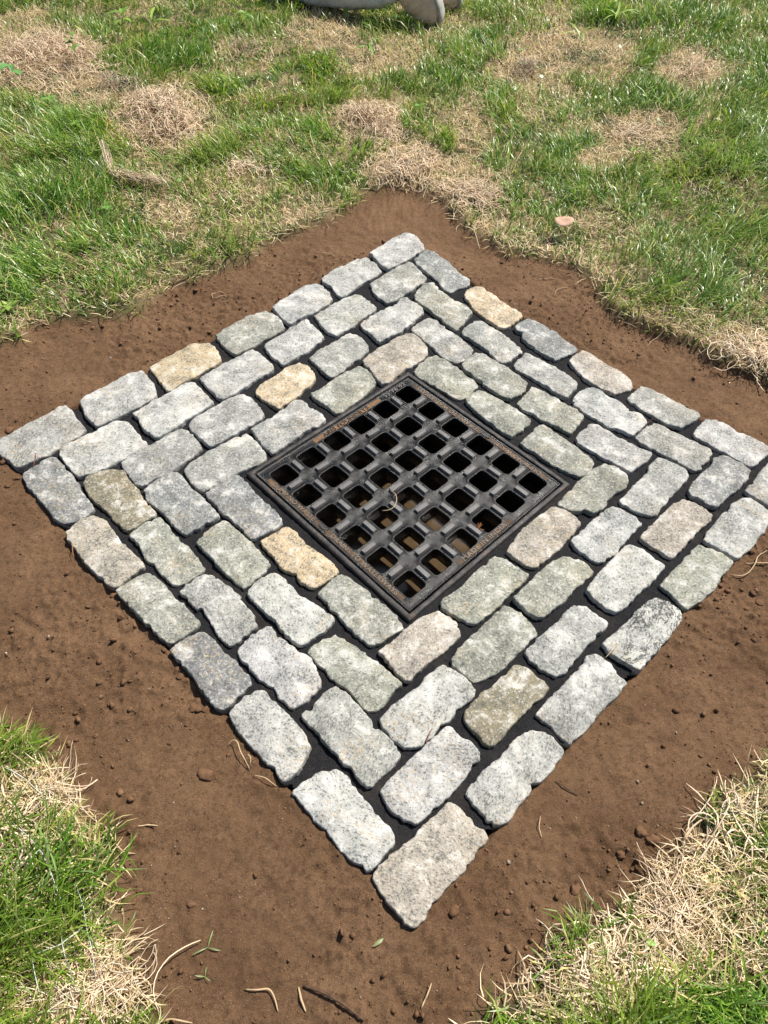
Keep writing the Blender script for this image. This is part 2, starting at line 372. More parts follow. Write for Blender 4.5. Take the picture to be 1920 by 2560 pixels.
# tints: w pale white-grey, g grey, d dark grey, o olive, e green-grey, c cream, p pinkish
TINT = {'w': (0.345, 0.345, 0.325), 'g': (0.265, 0.265, 0.245), 'd': (0.185, 0.190, 0.185), 'o': (0.200, 0.175, 0.11),
        'e': (0.235, 0.238, 0.195), 'c': (0.44, 0.345, 0.215), 'p': (0.325, 0.285, 0.235)}
STONES = [
 ('w', "T1 538,240 640,180 745,105 820,75 885,72 945,110 985,160 1002,205 940,245 850,295 760,345 695,375 640,340 590,290"),
 ('w', "T1 147,450 230,385 350,330 440,285 530,283 600,330 640,380 610,415 520,465 430,520 350,580 300,603 255,555 225,515 160,480"),
 ('g', "T1 550,495 600,455 700,390 800,335 875,308 920,335 970,390 1015,445 990,490 900,545 820,600 740,650 695,655 620,610 570,550"),
 ('w', "T1 465,825 560,760 680,700 770,660 800,620 850,615 920,650 985,700 1002,735 930,785 890,830 800,900 700,945 630,983 590,955 540,900 490,860"),
 ('w', "T1 83,755 130,725 230,670 340,610 420,582 480,597 545,635 600,690 590,720 500,770 420,830 330,885 265,922 210,900 150,850 120,800"),
 ('w', "T2 1128,365 1200,300 1320,225 1420,170 1490,150 1545,170 1600,225 1628,290 1600,330 1500,390 1400,440 1280,505 1230,470 1180,420"),
 ('e', "T2 660,590 720,540 820,490 950,420 1070,388 1130,405 1200,460 1232,515 1200,555 1100,605 1000,660 900,715 825,750 770,715 710,660 675,625"),
 ('c', "T2 105,850 200,790 310,735 410,685 480,653 600,650 660,695 690,750 712,800 640,850 540,900 430,960 330,1020 270,1050 225,1010 170,935"),
 ('w', "T3 660,345 740,290 860,225 1000,155 1100,110 1180,95 1230,140 1275,205 1300,290 1260,330 1150,390 1050,440 930,495 800,550 760,510 710,470 690,400"),
 ('g', "T3 0,645 60,625 160,560 290,490 400,430 480,390 545,378 590,410 640,490 712,565 690,605 600,655 500,715 400,775 280,830 140,890 90,850 -10,775 -40,710"),
 ('w', "T2 1060,680 1140,620 1260,540 1360,480 1415,455 1460,495 1520,560 1563,610 1500,655 1420,720 1330,775 1215,842 1180,800 1110,750"),
 ('w', "T2 525,945 600,895 730,820 860,750 970,703 1030,740 1100,800 1147,865 1090,905 980,965 870,1040 790,1095 715,1125 670,1105 620,1040 560,985"),
 ('w', "T3 1103,440 1180,390 1300,320 1420,260 1520,195 1590,177 | T2 490,985 560,1060 650,1155 | T4 180,580 60,650 | T3 1450,570 1370,620 1300,650 1240,620 1180,560 1150,490"),
 ('w', "T3 495,755 540,715 650,665 730,620 850,550 960,505 1050,495 1100,550 1150,620 1225,685 1150,735 1080,785 1000,835 880,890 760,940 660,968 600,930 545,860 510,800"),
 ('g', "T1 45,1100 120,1040 250,965 380,898 440,915 500,960 530,1000 535,1045 480,1095 400,1145 320,1215 220,1270 170,1240 110,1170 60,1130"),
 ('c', "T2 988,1040 1040,995 1160,920 1250,850 1350,812 1420,830 1470,885 1490,950 1440,1010 1360,1070 1280,1130 1180,1200 1130,1170 1060,1130 1000,1080"),
 ('g', "T4 110,665 160,610 260,550 380,480 480,430 560,412 630,450 690,520 738,590 700,625 600,680 500,740 400,790 290,850 230,815 170,760 120,710"),
 ('g', "T3 1005,850 1070,790 1180,720 1270,690 1300,670 1400,605 1500,560 1570,590 1620,650 1659,700 | T4 205,860 180,890 100,960 30,1010 | T3 1450,910 1380,950 1290,990 1180,1045 1120,1030 1070,965 1020,900"),
 ('p', "T1 483,1135 540,1080 650,1010 750,950 850,898 910,900 970,950 1020,1010 1033,1065 1000,1105 930,1155 830,1205 760,1270 700,1320 655,1327 610,1295 550,1220 495,1165"),
 ('e', "T4 1113,405 1180,375 1290,300 1400,225 1520,172 1580,205 1640,265 1659,310 1640,350 1560,420 1480,480 1400,545 1325,575 1280,530 1190,480 1130,430"),
 ('g', "T4 620,715 700,660 820,590 930,510 1000,462 1060,480 1130,540 1220,580 1238,625 1180,675 1050,735 950,810 860,870 800,908 750,870 690,800 650,745"),
 ('g', "T4 65,1035 110,980 230,910 350,840 470,775 585,733 630,765 690,830 745,895 750,940 700,985 560,1040 460,1090 350,1150 220,1225 170,1190 110,1120 75,1075"),
 ('d', "T1 915,290 960,245 1020,212 1080,222 1140,270 1200,300 1240,350 1310,405 1375,450 1380,490 1330,515 1270,530 1215,563 1160,530 1110,465 1060,430 980,370 930,320"),
 ('c', "T5 5,240 50,190 90,177 160,185 220,225 290,285 370,345 420,375 480,400 483,435 430,475 380,515 345,530 290,520 220,475 130,415 70,360 50,310 10,285"),
 ('d', "T5 415,520 470,485 530,453 600,480 700,530 770,575 840,640 900,670 942,695 930,720 870,750 800,780 755,800 700,765 600,710 530,660 480,610 490,570 440,560"),
 ('p', "T5 875,795 920,745 975,712 1050,730 1120,770 1200,825 1290,875 1380,945 1412,1000 1380,1040 1310,1060 1250,1080 1160,1040 1070,990 1000,945 950,890 900,835"),
 ('g', "T6 492,240 550,190 605,142 680,155 780,205 900,265 1000,325 1080,360 1102,390 1060,430 1000,465 940,500 880,480 780,435 700,390 600,330 510,275"),
 ('w', "T6 1043,540 1080,480 1150,420 1230,425 1330,475 1440,530 1560,585 1659,650 1675,680 1640,730 1580,790 1520,820 1450,780 1350,725 1230,665 1130,605 1060,565"),
 ('g', "V1 812,350 860,300 920,220 952,180 1000,150 1060,230 1080,330 1000,470 952,440 880,395"),
 ('e', "T1 918,600 940,550 1000,500 1070,490 1120,530 1200,600 1290,650 1370,700 1395,740 1340,800 1300,850 1260,875 1200,840 1130,780 1060,730 960,660 920,625"),
 ('g', "T5 0,530 30,500 90,465 150,460 220,505 300,560 370,610 440,665 495,715 460,745 400,790 330,820 280,800 210,730 130,670 60,620 0,590 -15,560"),
 ('g', "T5 415,830 450,780 510,733 570,750 680,805 780,865 880,930 942,985 930,1035 880,1090 850,1112 780,1070 690,1015 600,960 510,905 430,865"),
 ('w', "T6 35,270 70,210 130,170 210,155 290,190 350,235 440,285 520,350 590,365 640,405 660,445 620,490 540,553 470,525 400,495 340,490 280,450 200,400 100,340 40,300"),
 ('g', "T6 558,555 620,500 710,460 780,470 880,535 1000,590 1100,640 1180,690 1193,715 1160,770 1110,810 1110,840 1050,853 980,810 900,775 800,720 700,665 600,610"),
 ('d', "T6 1000,1010 1030,960 1090,890 1160,820 1200,790 1210,735 1270,718 1350,750 1450,790 1520,840 1515,880 1470,950 1400,1020 1310,1075 1280,1130 1240,1150 1150,1140 1080,1085 1010,1055"),
 ('g', "T1 888,860 950,810 1035,770 1090,790 1180,860 1280,930 1370,1000 1408,1040 1390,1080 1330,1130 1270,1153 1200,1130 1130,1080 1060,1010 980,940 900,890"),
 ('e', "T7 515,105 560,50 630,8 700,20 790,70 890,125 980,190 1060,255 1040,310 980,360 920,385 860,370 780,320 680,250 600,190 530,140"),
 ('e', "T7 975,415 1030,350 1100,285 1160,300 1270,360 1380,430 1470,475 1522,535 1490,590 1450,640 1420,675 1370,650 1280,600 1180,560 1110,510 1020,465"),
 ('g', "T6 65,585 110,520 190,465 240,462 300,500 400,555 500,605 600,665 690,690 702,715 660,765 580,815 520,865 450,825 350,775 250,720 150,660 80,620"),
 ('g', "T6 428,1095 500,1020 580,940 650,870 690,790 745,745 820,760 900,810 980,850 1008,895 950,970 870,1050 800,1130 740,1210 690,1228 600,1200 520,1160 440,1130"),
 ('e', "T7 110,160 170,90 230,40 300,28 370,65 470,125 560,190 640,245 648,270 610,310 580,360 500,390 430,360 330,300 240,245 150,205"),
 ('e', "T7 540,400 600,340 650,318 710,330 800,380 900,440 1000,500 1088,560 1070,600 1020,650 950,680 930,705 860,670 780,610 690,540 600,470"),
 ('e', "T7 1000,750 1060,690 1130,615 1190,605 1280,655 1390,740 1480,800 1580,870 1620,905 1590,960 1530,1015 1480,1030 1400,1000 1300,950 1200,890 1100,820 1020,780"),
 ('e', "U7 330,265 380,210 440,150 500,90 550,72 610,85 660,120 672,160 650,195 600,215 570,240 565,280 500,310 460,290 440,300 400,300 350,280"),
 ('p', "U7 93,490 120,440 170,380 240,320 310,280 360,290 420,330 445,355 400,410 350,470 290,520 230,565 190,560 130,530"),
 ('e', "U6 385,280 400,255 470,215 540,140 600,90 640,57 700,75 760,115 805,145 780,180 700,250 640,310 580,360 545,383 490,360 430,325 390,305"),
 ('p', "U6 90,510 150,465 220,400 290,345 370,307 420,335 470,380 480,430 430,480 360,540 300,590 260,630 230,657 180,620 130,560"),
 ('w', "U7 392,435 450,390 510,330 560,290 600,275 650,290 710,325 737,355 700,390 660,430 620,490 570,530 530,540 490,525 440,490 410,465"),
 ('e', "U7 118,715 170,665 230,600 290,550 350,510 400,510 460,535 507,580 480,620 410,670 | U8 290,35 240,90 185,130 150,160 120,165 70,130 20,85"),
 ('e', "U6 424,550 470,500 540,430 610,360 690,288 740,310 800,355 850,420 800,470 730,540 680,590 620,630 545,655 500,620 450,580"),
 ('w', "U5 148,290 220,220 310,140 400,80 500,5 | U6 300,640 350,600 395,575 450,600 510,645 550,690 540,720 | U5 870,130 800,190 680,300 560,430 470,500 385,530 330,500 260,460 160,360"),
 ('g', "U4 680,270 760,220 830,140 890,85 945,52 1000,80 1090,150 1180,250 1260,360 1380,450 1440,530 1480,590 1430,670 1350,740 1280,810 1240,860 1170,820 1110,760 1080,690 1020,680 970,590 880,520 830,460 780,390 720,330"),
 ('w', "U5 155,855 210,780 280,700 370,620 470,530 560,440 640,370 680,348 730,370 780,440 870,490 920,560 925,620 860,665 800,750 720,850 640,930 560,990 500,1060 430,1110 370,1080 340,1090 290,1050 220,980 180,900"),
 ('p', "U5 95,1490 150,1430 230,1350 330,1270 400,1230 450,1150 540,1080 620,1000 700,928 760,970 830,1030 885,1110 960,1150 992,1210 970,1240 910,1290 880,1370 800,1460 700,1560 620,1650 550,1720 510,1780 490,1840 430,1890 380,1897 320,1830 260,1760 200,1690 130,1600"),
 ('w', "U5 808,870 860,800 950,700 1050,610 1130,530 1200,440 1250,420 1300,380 1400,395 1480,440 1550,510 1570,560 1510,620 1470,700 1400,770 1310,790 1330,830 1280,900 1220,970 1160,1060 1100,1110 1040,1120 980,1090 940,1020 880,960"),
 ('g', "U8 115,620 170,550 240,480 310,410 350,370 345,345 395,330 440,355 480,385 500,430 548,468 510,520 450,575 400,640 350,700 280,760 230,720 180,670"),
 ('o', "U5 795,260 830,210 950,80 | U6 600,700 670,635 740,575 790,585 850,635 897,685 870,730 | U8 110,555 50,620 0,675 | U5 1100,430 1050,490 990,510 930,470 910,420 850,370 810,330"),
 ('g', "U8 58,325 100,280 160,230 220,180 260,130 300,95 350,105 400,145 465,185 440,215 400,240 400,265 350,290 330,330 290,380 250,425 200,437 150,410 90,370"),
 ('w', "U8 430,285 480,240 540,190 590,130 650,80 690,62 750,80 800,115 812,160 790,200 740,260 700,310 650,370 610,410 560,385 500,350 455,320"),
 ('w', "U7 467,680 520,600 590,530 640,480 670,460 720,475 760,500 810,530 843,560 800,620 740,670 | U8 600,45 545,105 495,137 440,110 390,75"),
 ('p', "V1 190,625 250,560 320,490 390,425 440,400 500,415 560,445 625,490 600,540 540,590 490,640 440,700 380,750 330,720 280,690 220,655"),
 ('e', "V1 308,905 370,840 440,770 500,700 540,670 600,690 680,720 752,765 720,820 660,890 610,960 560,1000 470,1053 430,1020 380,970 330,935"),
 ('g', "V1 568,625 620,560 680,490 740,420 790,390 850,392 910,425 960,460 975,500 940,580 890,640 840,700 770,752 700,715 640,680 580,655"),
 ('d', "T8 42,185 90,140 150,118 220,60 300,30 350,55 400,120 470,200 530,290 580,370 640,455 630,490 570,540 500,570 400,590 350,575 300,520 230,440 160,340 90,280"),
 ('o', "T8 555,240 600,190 680,150 780,130 850,130 900,165 950,240 1010,310 1050,380 1110,455 1155,490 1150,520 1080,560 1000,615 930,655 880,625 820,570 760,500 690,440 620,380 580,310"),
 ('d', "U1 187,285 250,235 340,180 430,132 480,140 530,190 600,270 690,350 770,430 828,490 780,530 690,580 620,625 540,655 500,630 440,570 380,500 300,430 230,370 195,320"),
 ('p', "T8 415,670 470,610 540,560 640,535 700,540 750,580 800,640 850,710 920,790 980,850 1050,915 1060,950 1010,980 930,1040 870,1090 805,1130 750,1090 690,1030 620,960 550,890 500,810 430,740"),
 ('e', "T8 933,690 1000,640 1090,580 1190,537 1240,580 1300,660 1370,740 1450,800 1520,890 1565,950 1530,1000 1450,1045 1380,1090 1325,1110 1260,1070 1200,1000 1140,940 1080,880 1040,820 1020,760"),
 ('e', "U1 635,715 680,650 760,590 870,528 930,570 1000,640 1070,700 1150,780 1200,830 1248,890 1200,950 1130,1010 1080,1060 1030,1093 960,1050 900,990 820,920 770,850 700,790"),
 ('e', "U2 65,250 130,195 220,140 310,97 370,110 420,150 480,220 560,310 650,390 720,460 762,510 740,560 660,610 590,660 540,703 480,680 410,630 350,560 280,490 210,410 120,330"),
 ('g', "U2 597,260 640,205 720,150 790,120 880,125 930,170 1010,220 1090,300 1150,380 1200,450 1228,545 1180,590 1110,640 1050,695 1010,700 950,660 900,600 860,530 810,460 790,400 740,415 690,360 640,310"),
 ('w', "U3 190,275 240,210 310,150 400,103 450,105 500,150 570,210 620,280 690,320 760,370 840,420 900,460 920,490 870,550 800,610 720,660 640,708 590,690 530,640 480,590 440,530 400,480 340,440 270,370"),
 ('d', "U2 512,750 580,690 680,625 790,595 840,625 900,690 960,760 1040,820 1100,890 1170,960 1203,1020 1150,1050 1110,1110 1050,1170 1000,1215 940,1250 900,1230 830,1150 760,1060 720,990 650,900 580,840"),
 ('w', "U3 107,755 160,690 240,610 310,570 370,547 430,590 520,680 620,750 720,820 760,890 790,960 815,1030 790,1070 720,1140 640,1200 570,1232 520,1200 460,1130 410,1060 340,1010 260,950 190,890 140,820"),
 ('e', "U3 690,760 760,700 840,640 920,612 970,640 1050,690 1140,750 1230,820 1330,890 1420,970 1478,1030 1420,1060 1380,1120 1330,1200 1235,1255 1180,1240 1110,1170 1060,1110 990,1050 930,1020 870,960 800,890 740,830"),
 ('w', "U4 103,270 160,200 240,115 330,75 390,85 440,150 520,230 600,300 670,390 720,460 752,540 740,600 690,660 640,740 590,790 535,823 500,770 440,700 380,640 310,560 230,470 160,390"),
 ('w', "U4 600,890 680,830 780,750 860,710 960,708 1030,740 1090,840 1160,920 1240,1020 1320,1130 1390,1180 1430,1250 1420,1310 1350,1390 1290,1450 1250,1510 1200,1525 1160,1470 1080,1440 1030,1400 960,1310 870,1200 790,1120 720,1030 650,950"),
 ('d', "U1 700,305 780,260 860,200 940,160 990,165 1040,215 1110,290 1190,370 1270,440 1340,510 1345,550 1280,610 1200,645 1140,670 1090,683 1040,640 1010,600 930,540 850,480 780,400"),
 ('c', "U1 1165,700 1220,655 1290,640 1340,600 1380,585 1430,605 1500,680 1580,750 1640,800 | U3 900,20 952,90 930,120 860,170 740,235 680,200 640,185 590,120 | U1 1330,920 1270,830 1200,760"),
 ('e', "U3 775,275 850,200 910,140 970,110 1030,140 1100,190 1170,240 1250,310 1330,375 1410,440 1470,520 1488,560 1420,610 1370,640 1300,690 1220,708 1160,670 1100,620 1040,570 970,500 920,440 830,340"),
]
def stone_mesh(P, seed):
    rng = np.random.default_rng(seed)
    # resample the outline evenly, then roughen it
    P = np.vstack([P, P[:1]]); seg = np.linalg.norm(np.diff(P, axis=0), axis=1); cum = np.r_[0, np.cumsum(seg)]
    n = 96; t = np.linspace(0, cum[-1], n, endpoint=False)
    O = np.stack([np.interp(t, cum, P[:, 0]), np.interp(t, cum, P[:, 1])], 1)
    O = 0.10 * np.roll(O, 1, 0) + 0.8 * O + 0.10 * np.roll(O, -1, 0)
    c = O.mean(0); L = O - c
    tg = np.roll(L, -1, 0) - np.roll(L, 1, 0); nr = np.stack([tg[:, 1], -tg[:, 0]], 1); nr /= np.linalg.norm(nr, axis=1)[:, None]
    if (nr * L).sum() < 0: nr = -nr
    for _ in range(3): nr = np.roll(nr, 1, 0) + 2 * nr + np.roll(nr, -1, 0); nr /= np.linalg.norm(nr, axis=1)[:, None]
    jag = (fbm(t * 80, np.full(n, seed * 3.7), seed, 3) - 0.5) * 0.0075 + (fbm(t * 300, np.full(n, seed * 1.7), seed + 50, 2) - 0.5) * 0.0035
    for _ in range(rng.integers(2, 6)):           # chips knocked off the arris
        dd = np.abs((t - rng.random() * cum[-1] + cum[-1] / 2) % cum[-1] - cum[-1] / 2)
        jag = jag - rng.uniform(0.002, 0.006) * np.exp(-(dd / rng.uniform(0.003, 0.009)) ** 2)
    L = L + nr * (jag + 0.0015)[:, None]
    prof = [(0.010, -0.095), (0.003, -0.050), (0.0, -0.022), (-0.0001, -0.0065), (-0.0006, -0.0026), (-0.0017, -0.0007), (-0.0042, 0.0), (-0.0100, 0.0004)]
    tilt = rng.normal(0, 0.016, 2); V = []
    for (o, z) in prof:
        q = L + nr * (o if o < 0 else -o)[..., None] if np.ndim(o) else L + nr * (-abs(o) if z > -0.02 else -abs(o) * 0.6)
        V.append(np.c_[q, np.full(n, z)])
    base = V[-1][:, :2]
    def soft(a, k):
        for _ in range(k): a = 0.25 * np.roll(a, 1, 0) + 0.5 * a + 0.25 * np.roll(a, -1, 0)
        return a
    V[-1][:, :2] = soft(base, 6); base = soft(base, 30)
    for s, z in ((0.86, 0.0016), (0.70, 0.0024), (0.50, 0.003), (0.26, 0.0034)):
        V.append(np.c_[base * s, np.full(n, z)])
    V = np.vstack(V + [np.array([[0, 0, 0.0037]])])
    top = sstep(-0.03, -0.004, V[:, 2])
    wob = (fbm(V[:, 0] * 22, V[:, 1] * 22, seed + 9, 2) - 0.5) * 0.009 + (fbm(V[:, 0] * 75, V[:, 1] * 75, seed + 19, 3) - 0.5) * 0.005
    V[:, 2] += top * (wob + V[:, 0] * tilt[0] + V[:, 1] * tilt[1]) + rng.normal(0, 0.0012)
    # chipped flanks
    fl = (1 - top)[:, None] * np.c_[(fbm(V[:, 0] * 60, V[:, 2] * 80 + V[:, 1] * 50, seed + 3, 2) - 0.5) * 0.006, (fbm(V[:, 1] * 60, V[:, 2] * 80 + V[:, 0] * 50, seed + 4, 2) - 0.5) * 0.006]
    V[:, :2] += fl
    F = []; nring = len(prof) + 4; ar = np.arange(n)
    for r in range(nring - 1):
        a = r * n; b = a + n
        F.append(np.stack([a + ar, a + (ar + 1) % n, b + (ar + 1) % n, b + ar], 1))
    F = np.vstack(F); a = (nring - 1) * n
    T = np.stack([a + ar, a + (ar + 1) % n, np.full(n, nring * n)], 1)
    area = 0.5 * np.sum(L[:, 0] * np.roll(L[:, 1], -1) - np.roll(L[:, 0], -1) * L[:, 1])
    if area < 0: F = F[:, ::-1]; T = T[:, ::-1]
    return mesh_np('paving_stone', V, [F, T]), c
rs = random.Random(7)
VEINED = [i for i, q in enumerate(STONES) if q[1].startswith('U8 430,285')][0]
for i, (tk, s) in enumerate(STONES):
    P = world_pts(s, 0.0)
    me, c = stone_mesh(P, 100 + i)
    o = link('paving_stone', me, M['veined'] if i == VEINED else M['stone'], paving, (c[0], c[1], 0.0))
    b = TINT[tk]; f = rs.uniform(0.94, 1.10)
    o.color = (b[0] * f, b[1] * f * rs.uniform(0.985, 1.015), b[2] * f * rs.uniform(0.97, 1.03), 1)
    if tk == 'c': o['label'] = 'cream coloured paving stone'
    if i == VEINED: o['label'] = 'pale paving stone with black streaks'
    if tk == 'o': o['label'] = 'olive brown speckled paving stone'

# ------------------------------------------------------------------ catch basin under the grate
bm = bmesh.new()
H = 0.292; zt = -0.045; zb = -0.62
vs = [bm.verts.new((sx * H, sy * H, z)) for z in (zt, zb) for sx, sy in ((-1, -1), (1, -1), (1, 1), (-1, 1))]
for i in range(4):
    j = (i + 1) % 4
    bm.faces.new((vs[j], vs[i], vs[4 + i], vs[4 + j]))
bm.faces.new((vs[4], vs[5], vs[6], vs[7]))
ov = [bm.verts.new((sx * (H + 0.035), sy * (H + 0.035), zt)) for sx, sy in ((-1, -1), (1, -1), (1, 1), (-1, 1))]
for i in range(4):
    j = (i + 1) % 4
    bm.faces.new((vs[i], vs[j], ov[j], ov[i]))
basin = link('catch_basin', bm_mesh('catch_basin', bm), M['basin'], None, (0, 0, 0), (0, 0, GA))
tag(basin, 'dark concrete catch basin below the iron grate', kind='structure')
bm = bmesh.new()
bmesh.ops.create_grid(bm, x_segments=24, y_segments=24, size=H - 0.003)
for v in bm.verts: v.co.z += 0.004 * (float(vnoise(v.co.x * 9, v.co.y * 9, 3)) - 0.5)
tag(link('basin_water', bm_mesh('basin_water', bm, True), M['water'], None, (0, 0, -0.25), (0, 0, GA)), 'muddy brown water standing in the catch basin', kind='structure')

# ------------------------------------------------------------------ drain grate
grate = bpy.data.objects.new('drain_grate', None); COL.objects.link(grate)
grate.location = (0, 0, -0.0045); grate.rotation_euler = (0, 0, GA); grate.empty_display_size = 0.1
tag(grate, 'square black cast iron drain grate with six rows of square holes', 'grate')
PITCH = 0.0979; HH = 0.0305; GE = 0.3015; GT = 0.046
def rsq(h, r, z, cx, cy, n=5):
    out = []
    for q in range(4):
        ccx = (h - r) * (1, -1, -1, 1)[q]; ccy = (h - r) * (1, 1, -1, -1)[q]
        for k in range(n):
            a = math.pi / 2 * (q + k / (n - 1)); out.append((cx + ccx + r * math.cos(a), cy + ccy + r * math.sin(a), z))
    return out
def sq_ring(h, z, cx, cy, n=5):
    out = []
    for q in range(4):
        for k in range(n):
            a = k / (n - 1)
            # walk along the edge half before and half after the corner
            c0 = ((1, 0), (0, 1), (-1, 0), (0, -1))[q]; c1 = ((1, 1), (-1, 1), (-1, -1), (1, -1))[q]; c2 = ((0, 1), (-1, 0), (0, -1), (1, 0))[q]
            t = 0.30 + 0.40 * a
            if t < 0.5: p = [c0[d] + (c1[d] - c0[d]) * t * 2 for d in (0, 1)]
            else: p = [c1[d] + (c2[d] - c1[d]) * (t - 0.5) * 2 for d in (0, 1)]
            out.append((cx + p[0] * h, cy + p[1] * h, z))
    return out
V = []; F4 = []
def ring_add(pl): V.extend(pl); return len(V) - len(pl)
for i in range(6):
    for j in range(6):
        hx, hy = (i - 2.5) * PITCH, (j - 2.5) * PITCH
        rr = [ring_add(sq_ring(PITCH / 2, 0.0, hx, hy)), ring_add(rsq(HH + 0.0058, 0.0135, 0.0, hx, hy)), ring_add(rsq(HH + 0.0040, 0.012, 0.0016, hx, hy)),
              ring_add(rsq(HH + 0.0012, 0.011, 0.0014, hx, hy)), ring_add(rsq(HH, 0.010, -0.001, hx, hy)), ring_add(rsq(HH + 0.003, 0.010, -GT, hx, hy)),
              ring_add(sq_ring(PITCH / 2, -GT, hx, hy))]
        for a, b in zip(rr[:-1], rr[1:]):
            for k in range(20):
                l = (k + 1) % 20
                F4.append((a + k, a + l, b + l, b + k))
# flat border round the holes, a small raised lip, outer sides and underside
IB = 3 * PITCH
rings = [[(x * h, y * h, z) for x, y in ((-1, -1), (1, -1), (1, 1), (-1, 1))] for h, z in ((IB - 0.0002, 0.0), (GE - 0.0045, 0.0), (GE - 0.0035, 0.0012), (GE - 0.001, 0.001), (GE, -0.001), (GE, -GT), (IB - 0.0002, -GT))]
ids = [ring_add(r) for r in rings]
for a, b in zip(ids[:-1], ids[1:]):
    for k in range(4):
        l = (k + 1) % 4; F4.append((a + l, a + k, b + k, b + l))
me = mesh_np('grate_plate', np.array(V), [np.array(F4)], smooth=False)
bm = bmesh.new(); bm.from_mesh(me); bmesh.ops.recalc_face_normals(bm, faces=bm.faces[:]); bm.to_mesh(me); bm.free()
link('grate_plate', me, M['iron'], grate)
# raised lugs on the bars
bm = bmesh.new()
prof = [(0.0225, 0.0082, 0.0002), (0.0220, 0.0076, 0.0030), (0.0205, 0.0062, 0.0074), (0.0198, 0.0056, 0.0078)]
rg = []
for a, b, z in prof:
    rg.append([bm.verts.new(p) for p in ((-a, -b, z), (a, -b, z), (a, b, z), (-a, b, z))])
for p, q in zip(rg[:-1], rg[1:]):
    for k in range(4): bm.faces.new((p[k], p[(k + 1) % 4], q[(k + 1) % 4], q[k]))
bm.faces.new(rg[-1])
lug = bm_mesh('raised_lug', bm); lug.materials.append(M['lug'])
rl = random.Random(3)
for i in range(6):
    for j in range(6):
        if i < 5: link('raised_lug', lug, None, grate, ((i - 2) * PITCH, (j - 2.5) * PITCH, 0), (0, 0, R(90) + rl.uniform(-.04, .04)))
        if j < 5: link('raised_lug', lug, None, grate, ((i - 2.5) * PITCH, (j - 2) * PITCH, 0), (0, 0, rl.uniform(-.04, .04)))
# frame the grate sits in
def frame_mesh():
    V = []; F = []
    rings = [(0.3045, -0.035), (0.3055, 0.0016), (0.3075, 0.0032), (0.3170, 0.0028), (0.3195, 0.0), (0.3200, -0.05)]
    n = 40
    for h, z in rings:
        for q in range(4):
            c0 = ((-1, -1), (1, -1), (1, 1), (-1, 1))[q]; c1 = ((1, -1), (1, 1), (-1, 1), (-1, -1))[q]
            for k in range(n):
                t = k / n; x = (c0[0] + (c1[0] - c0[0]) * t) * h; y = (c0[1] + (c1[1] - c0[1]) * t) * h
                V.append((x, y, z + 0.0022 * (float(vnoise(x * 40, y * 40, 7)) - 0.5)))
    N = 4 * n
    for r in range(len(rings) - 1):
        for k in range(N): F.append((r * N + k, (r + 1) * N + k, (r + 1) * N + (k + 1) % N, r * N + (k + 1) % N))
    return mesh_np('grate_frame', np.array(V), [np.array(F)], smooth=False)
fm = frame_mesh()
bm = bmesh.new(); bm.from_mesh(fm); bmesh.ops.recalc_face_normals(bm, faces=bm.faces[:]); bm.to_mesh(fm); bm.free()
link('grate_frame', fm, M['frame'], grate)['label'] = 'rusty angle iron frame of the grate'
# text panels and cast letters
def panel(x0, x1, y0, y1, parent, mat='plate'):
    bm = bmesh.new(); r = 0.003
    a = [bm.verts.new((x, y, 0.0002)) for x, y in ((x0, y0), (x1, y0), (x1, y1), (x0, y1))]
    b = [bm.verts.new((x, y, 0.0007)) for x, y in ((x0 + r * .3, y0 + r * .3), (x1 - r * .3, y0 + r * .3), (x1 - r * .3, y1 - r * .3), (x0 + r * .3, y1 - r * .3))]
    for k in range(4): bm.faces.new((a[k], a[(k + 1) % 4], b[(k + 1) % 4], b[k]))
    bm.faces.new(b)
    return link('text_panel', bm_mesh('text_panel', bm), M[mat], parent)
def lettering(txt, x, y, rot, length, hmax, parent, mat, align='LEFT'):
    cu = bpy.data.curves.new('lettering', 'FONT'); cu.body = txt; cu.size = 1.0; cu.extrude = 0.5; cu.offset = 0.008
    cu.space_character = 1.08
    ob = bpy.data.objects.new('lettering_tmp', cu); COL.objects.link(ob)
    bpy.context.view_layer.update()
    dg = bpy.context.evaluated_depsgraph_get()
    me = bpy.data.meshes.new_from_object(ob.evaluated_get(dg)); me.name = 'lettering'
    bpy.data.objects.remove(ob); bpy.data.curves.remove(cu)
    co = np.empty(len(me.vertices) * 3); me.vertices.foreach_get('co', co); co = co.reshape(-1, 3)
    mn, mx = co.min(0), co.max(0)
    co = (co - np.array([mn[0], (mn[1] + mx[1]) / 2, mn[2]]))
    co[:, 0] *= length / (mx[0] - mn[0]); co[:, 1] *= hmax / (mx[1] - mn[1]); co[:, 2] *= 0.0017 / (mx[2] - mn[2])
    me.vertices.foreach_set('co', co.ravel()); me.update(); me.materials.clear()
    return link('lettering', me, mat, parent, (x, y, 0.0005), (0, 0, rot))
def fish(x, y, rot, parent):
    o = [(-0.017, 0.0), (-0.010, 0.0045), (0.0, 0.0055), (0.009, 0.0025), (0.016, 0.0065), (0.0145, 0.0), (0.016, -0.0065), (0.009, -0.0025), (0.0, -0.005), (-0.010, -0.004)]
    bm = bmesh.new()
    a = [bm.verts.new((p[0], p[1], 0.0)) for p in o]; b = [bm.verts.new((p[0], p[1], 0.0022)) for p in o]
    n = len(o)
    for k in range(n): bm.faces.new((a[k], a[(k + 1) % n], b[(k + 1) % n], b[k]))
    bm.faces.new(b)
    bmesh.ops.recalc_face_normals(bm, faces=bm.faces[:])
    return link('fish_emblem', bm_mesh('fish_emblem', bm), M['iron'], parent, (x, y, 0.0006), (0, 0, rot))
YB = 0.2865
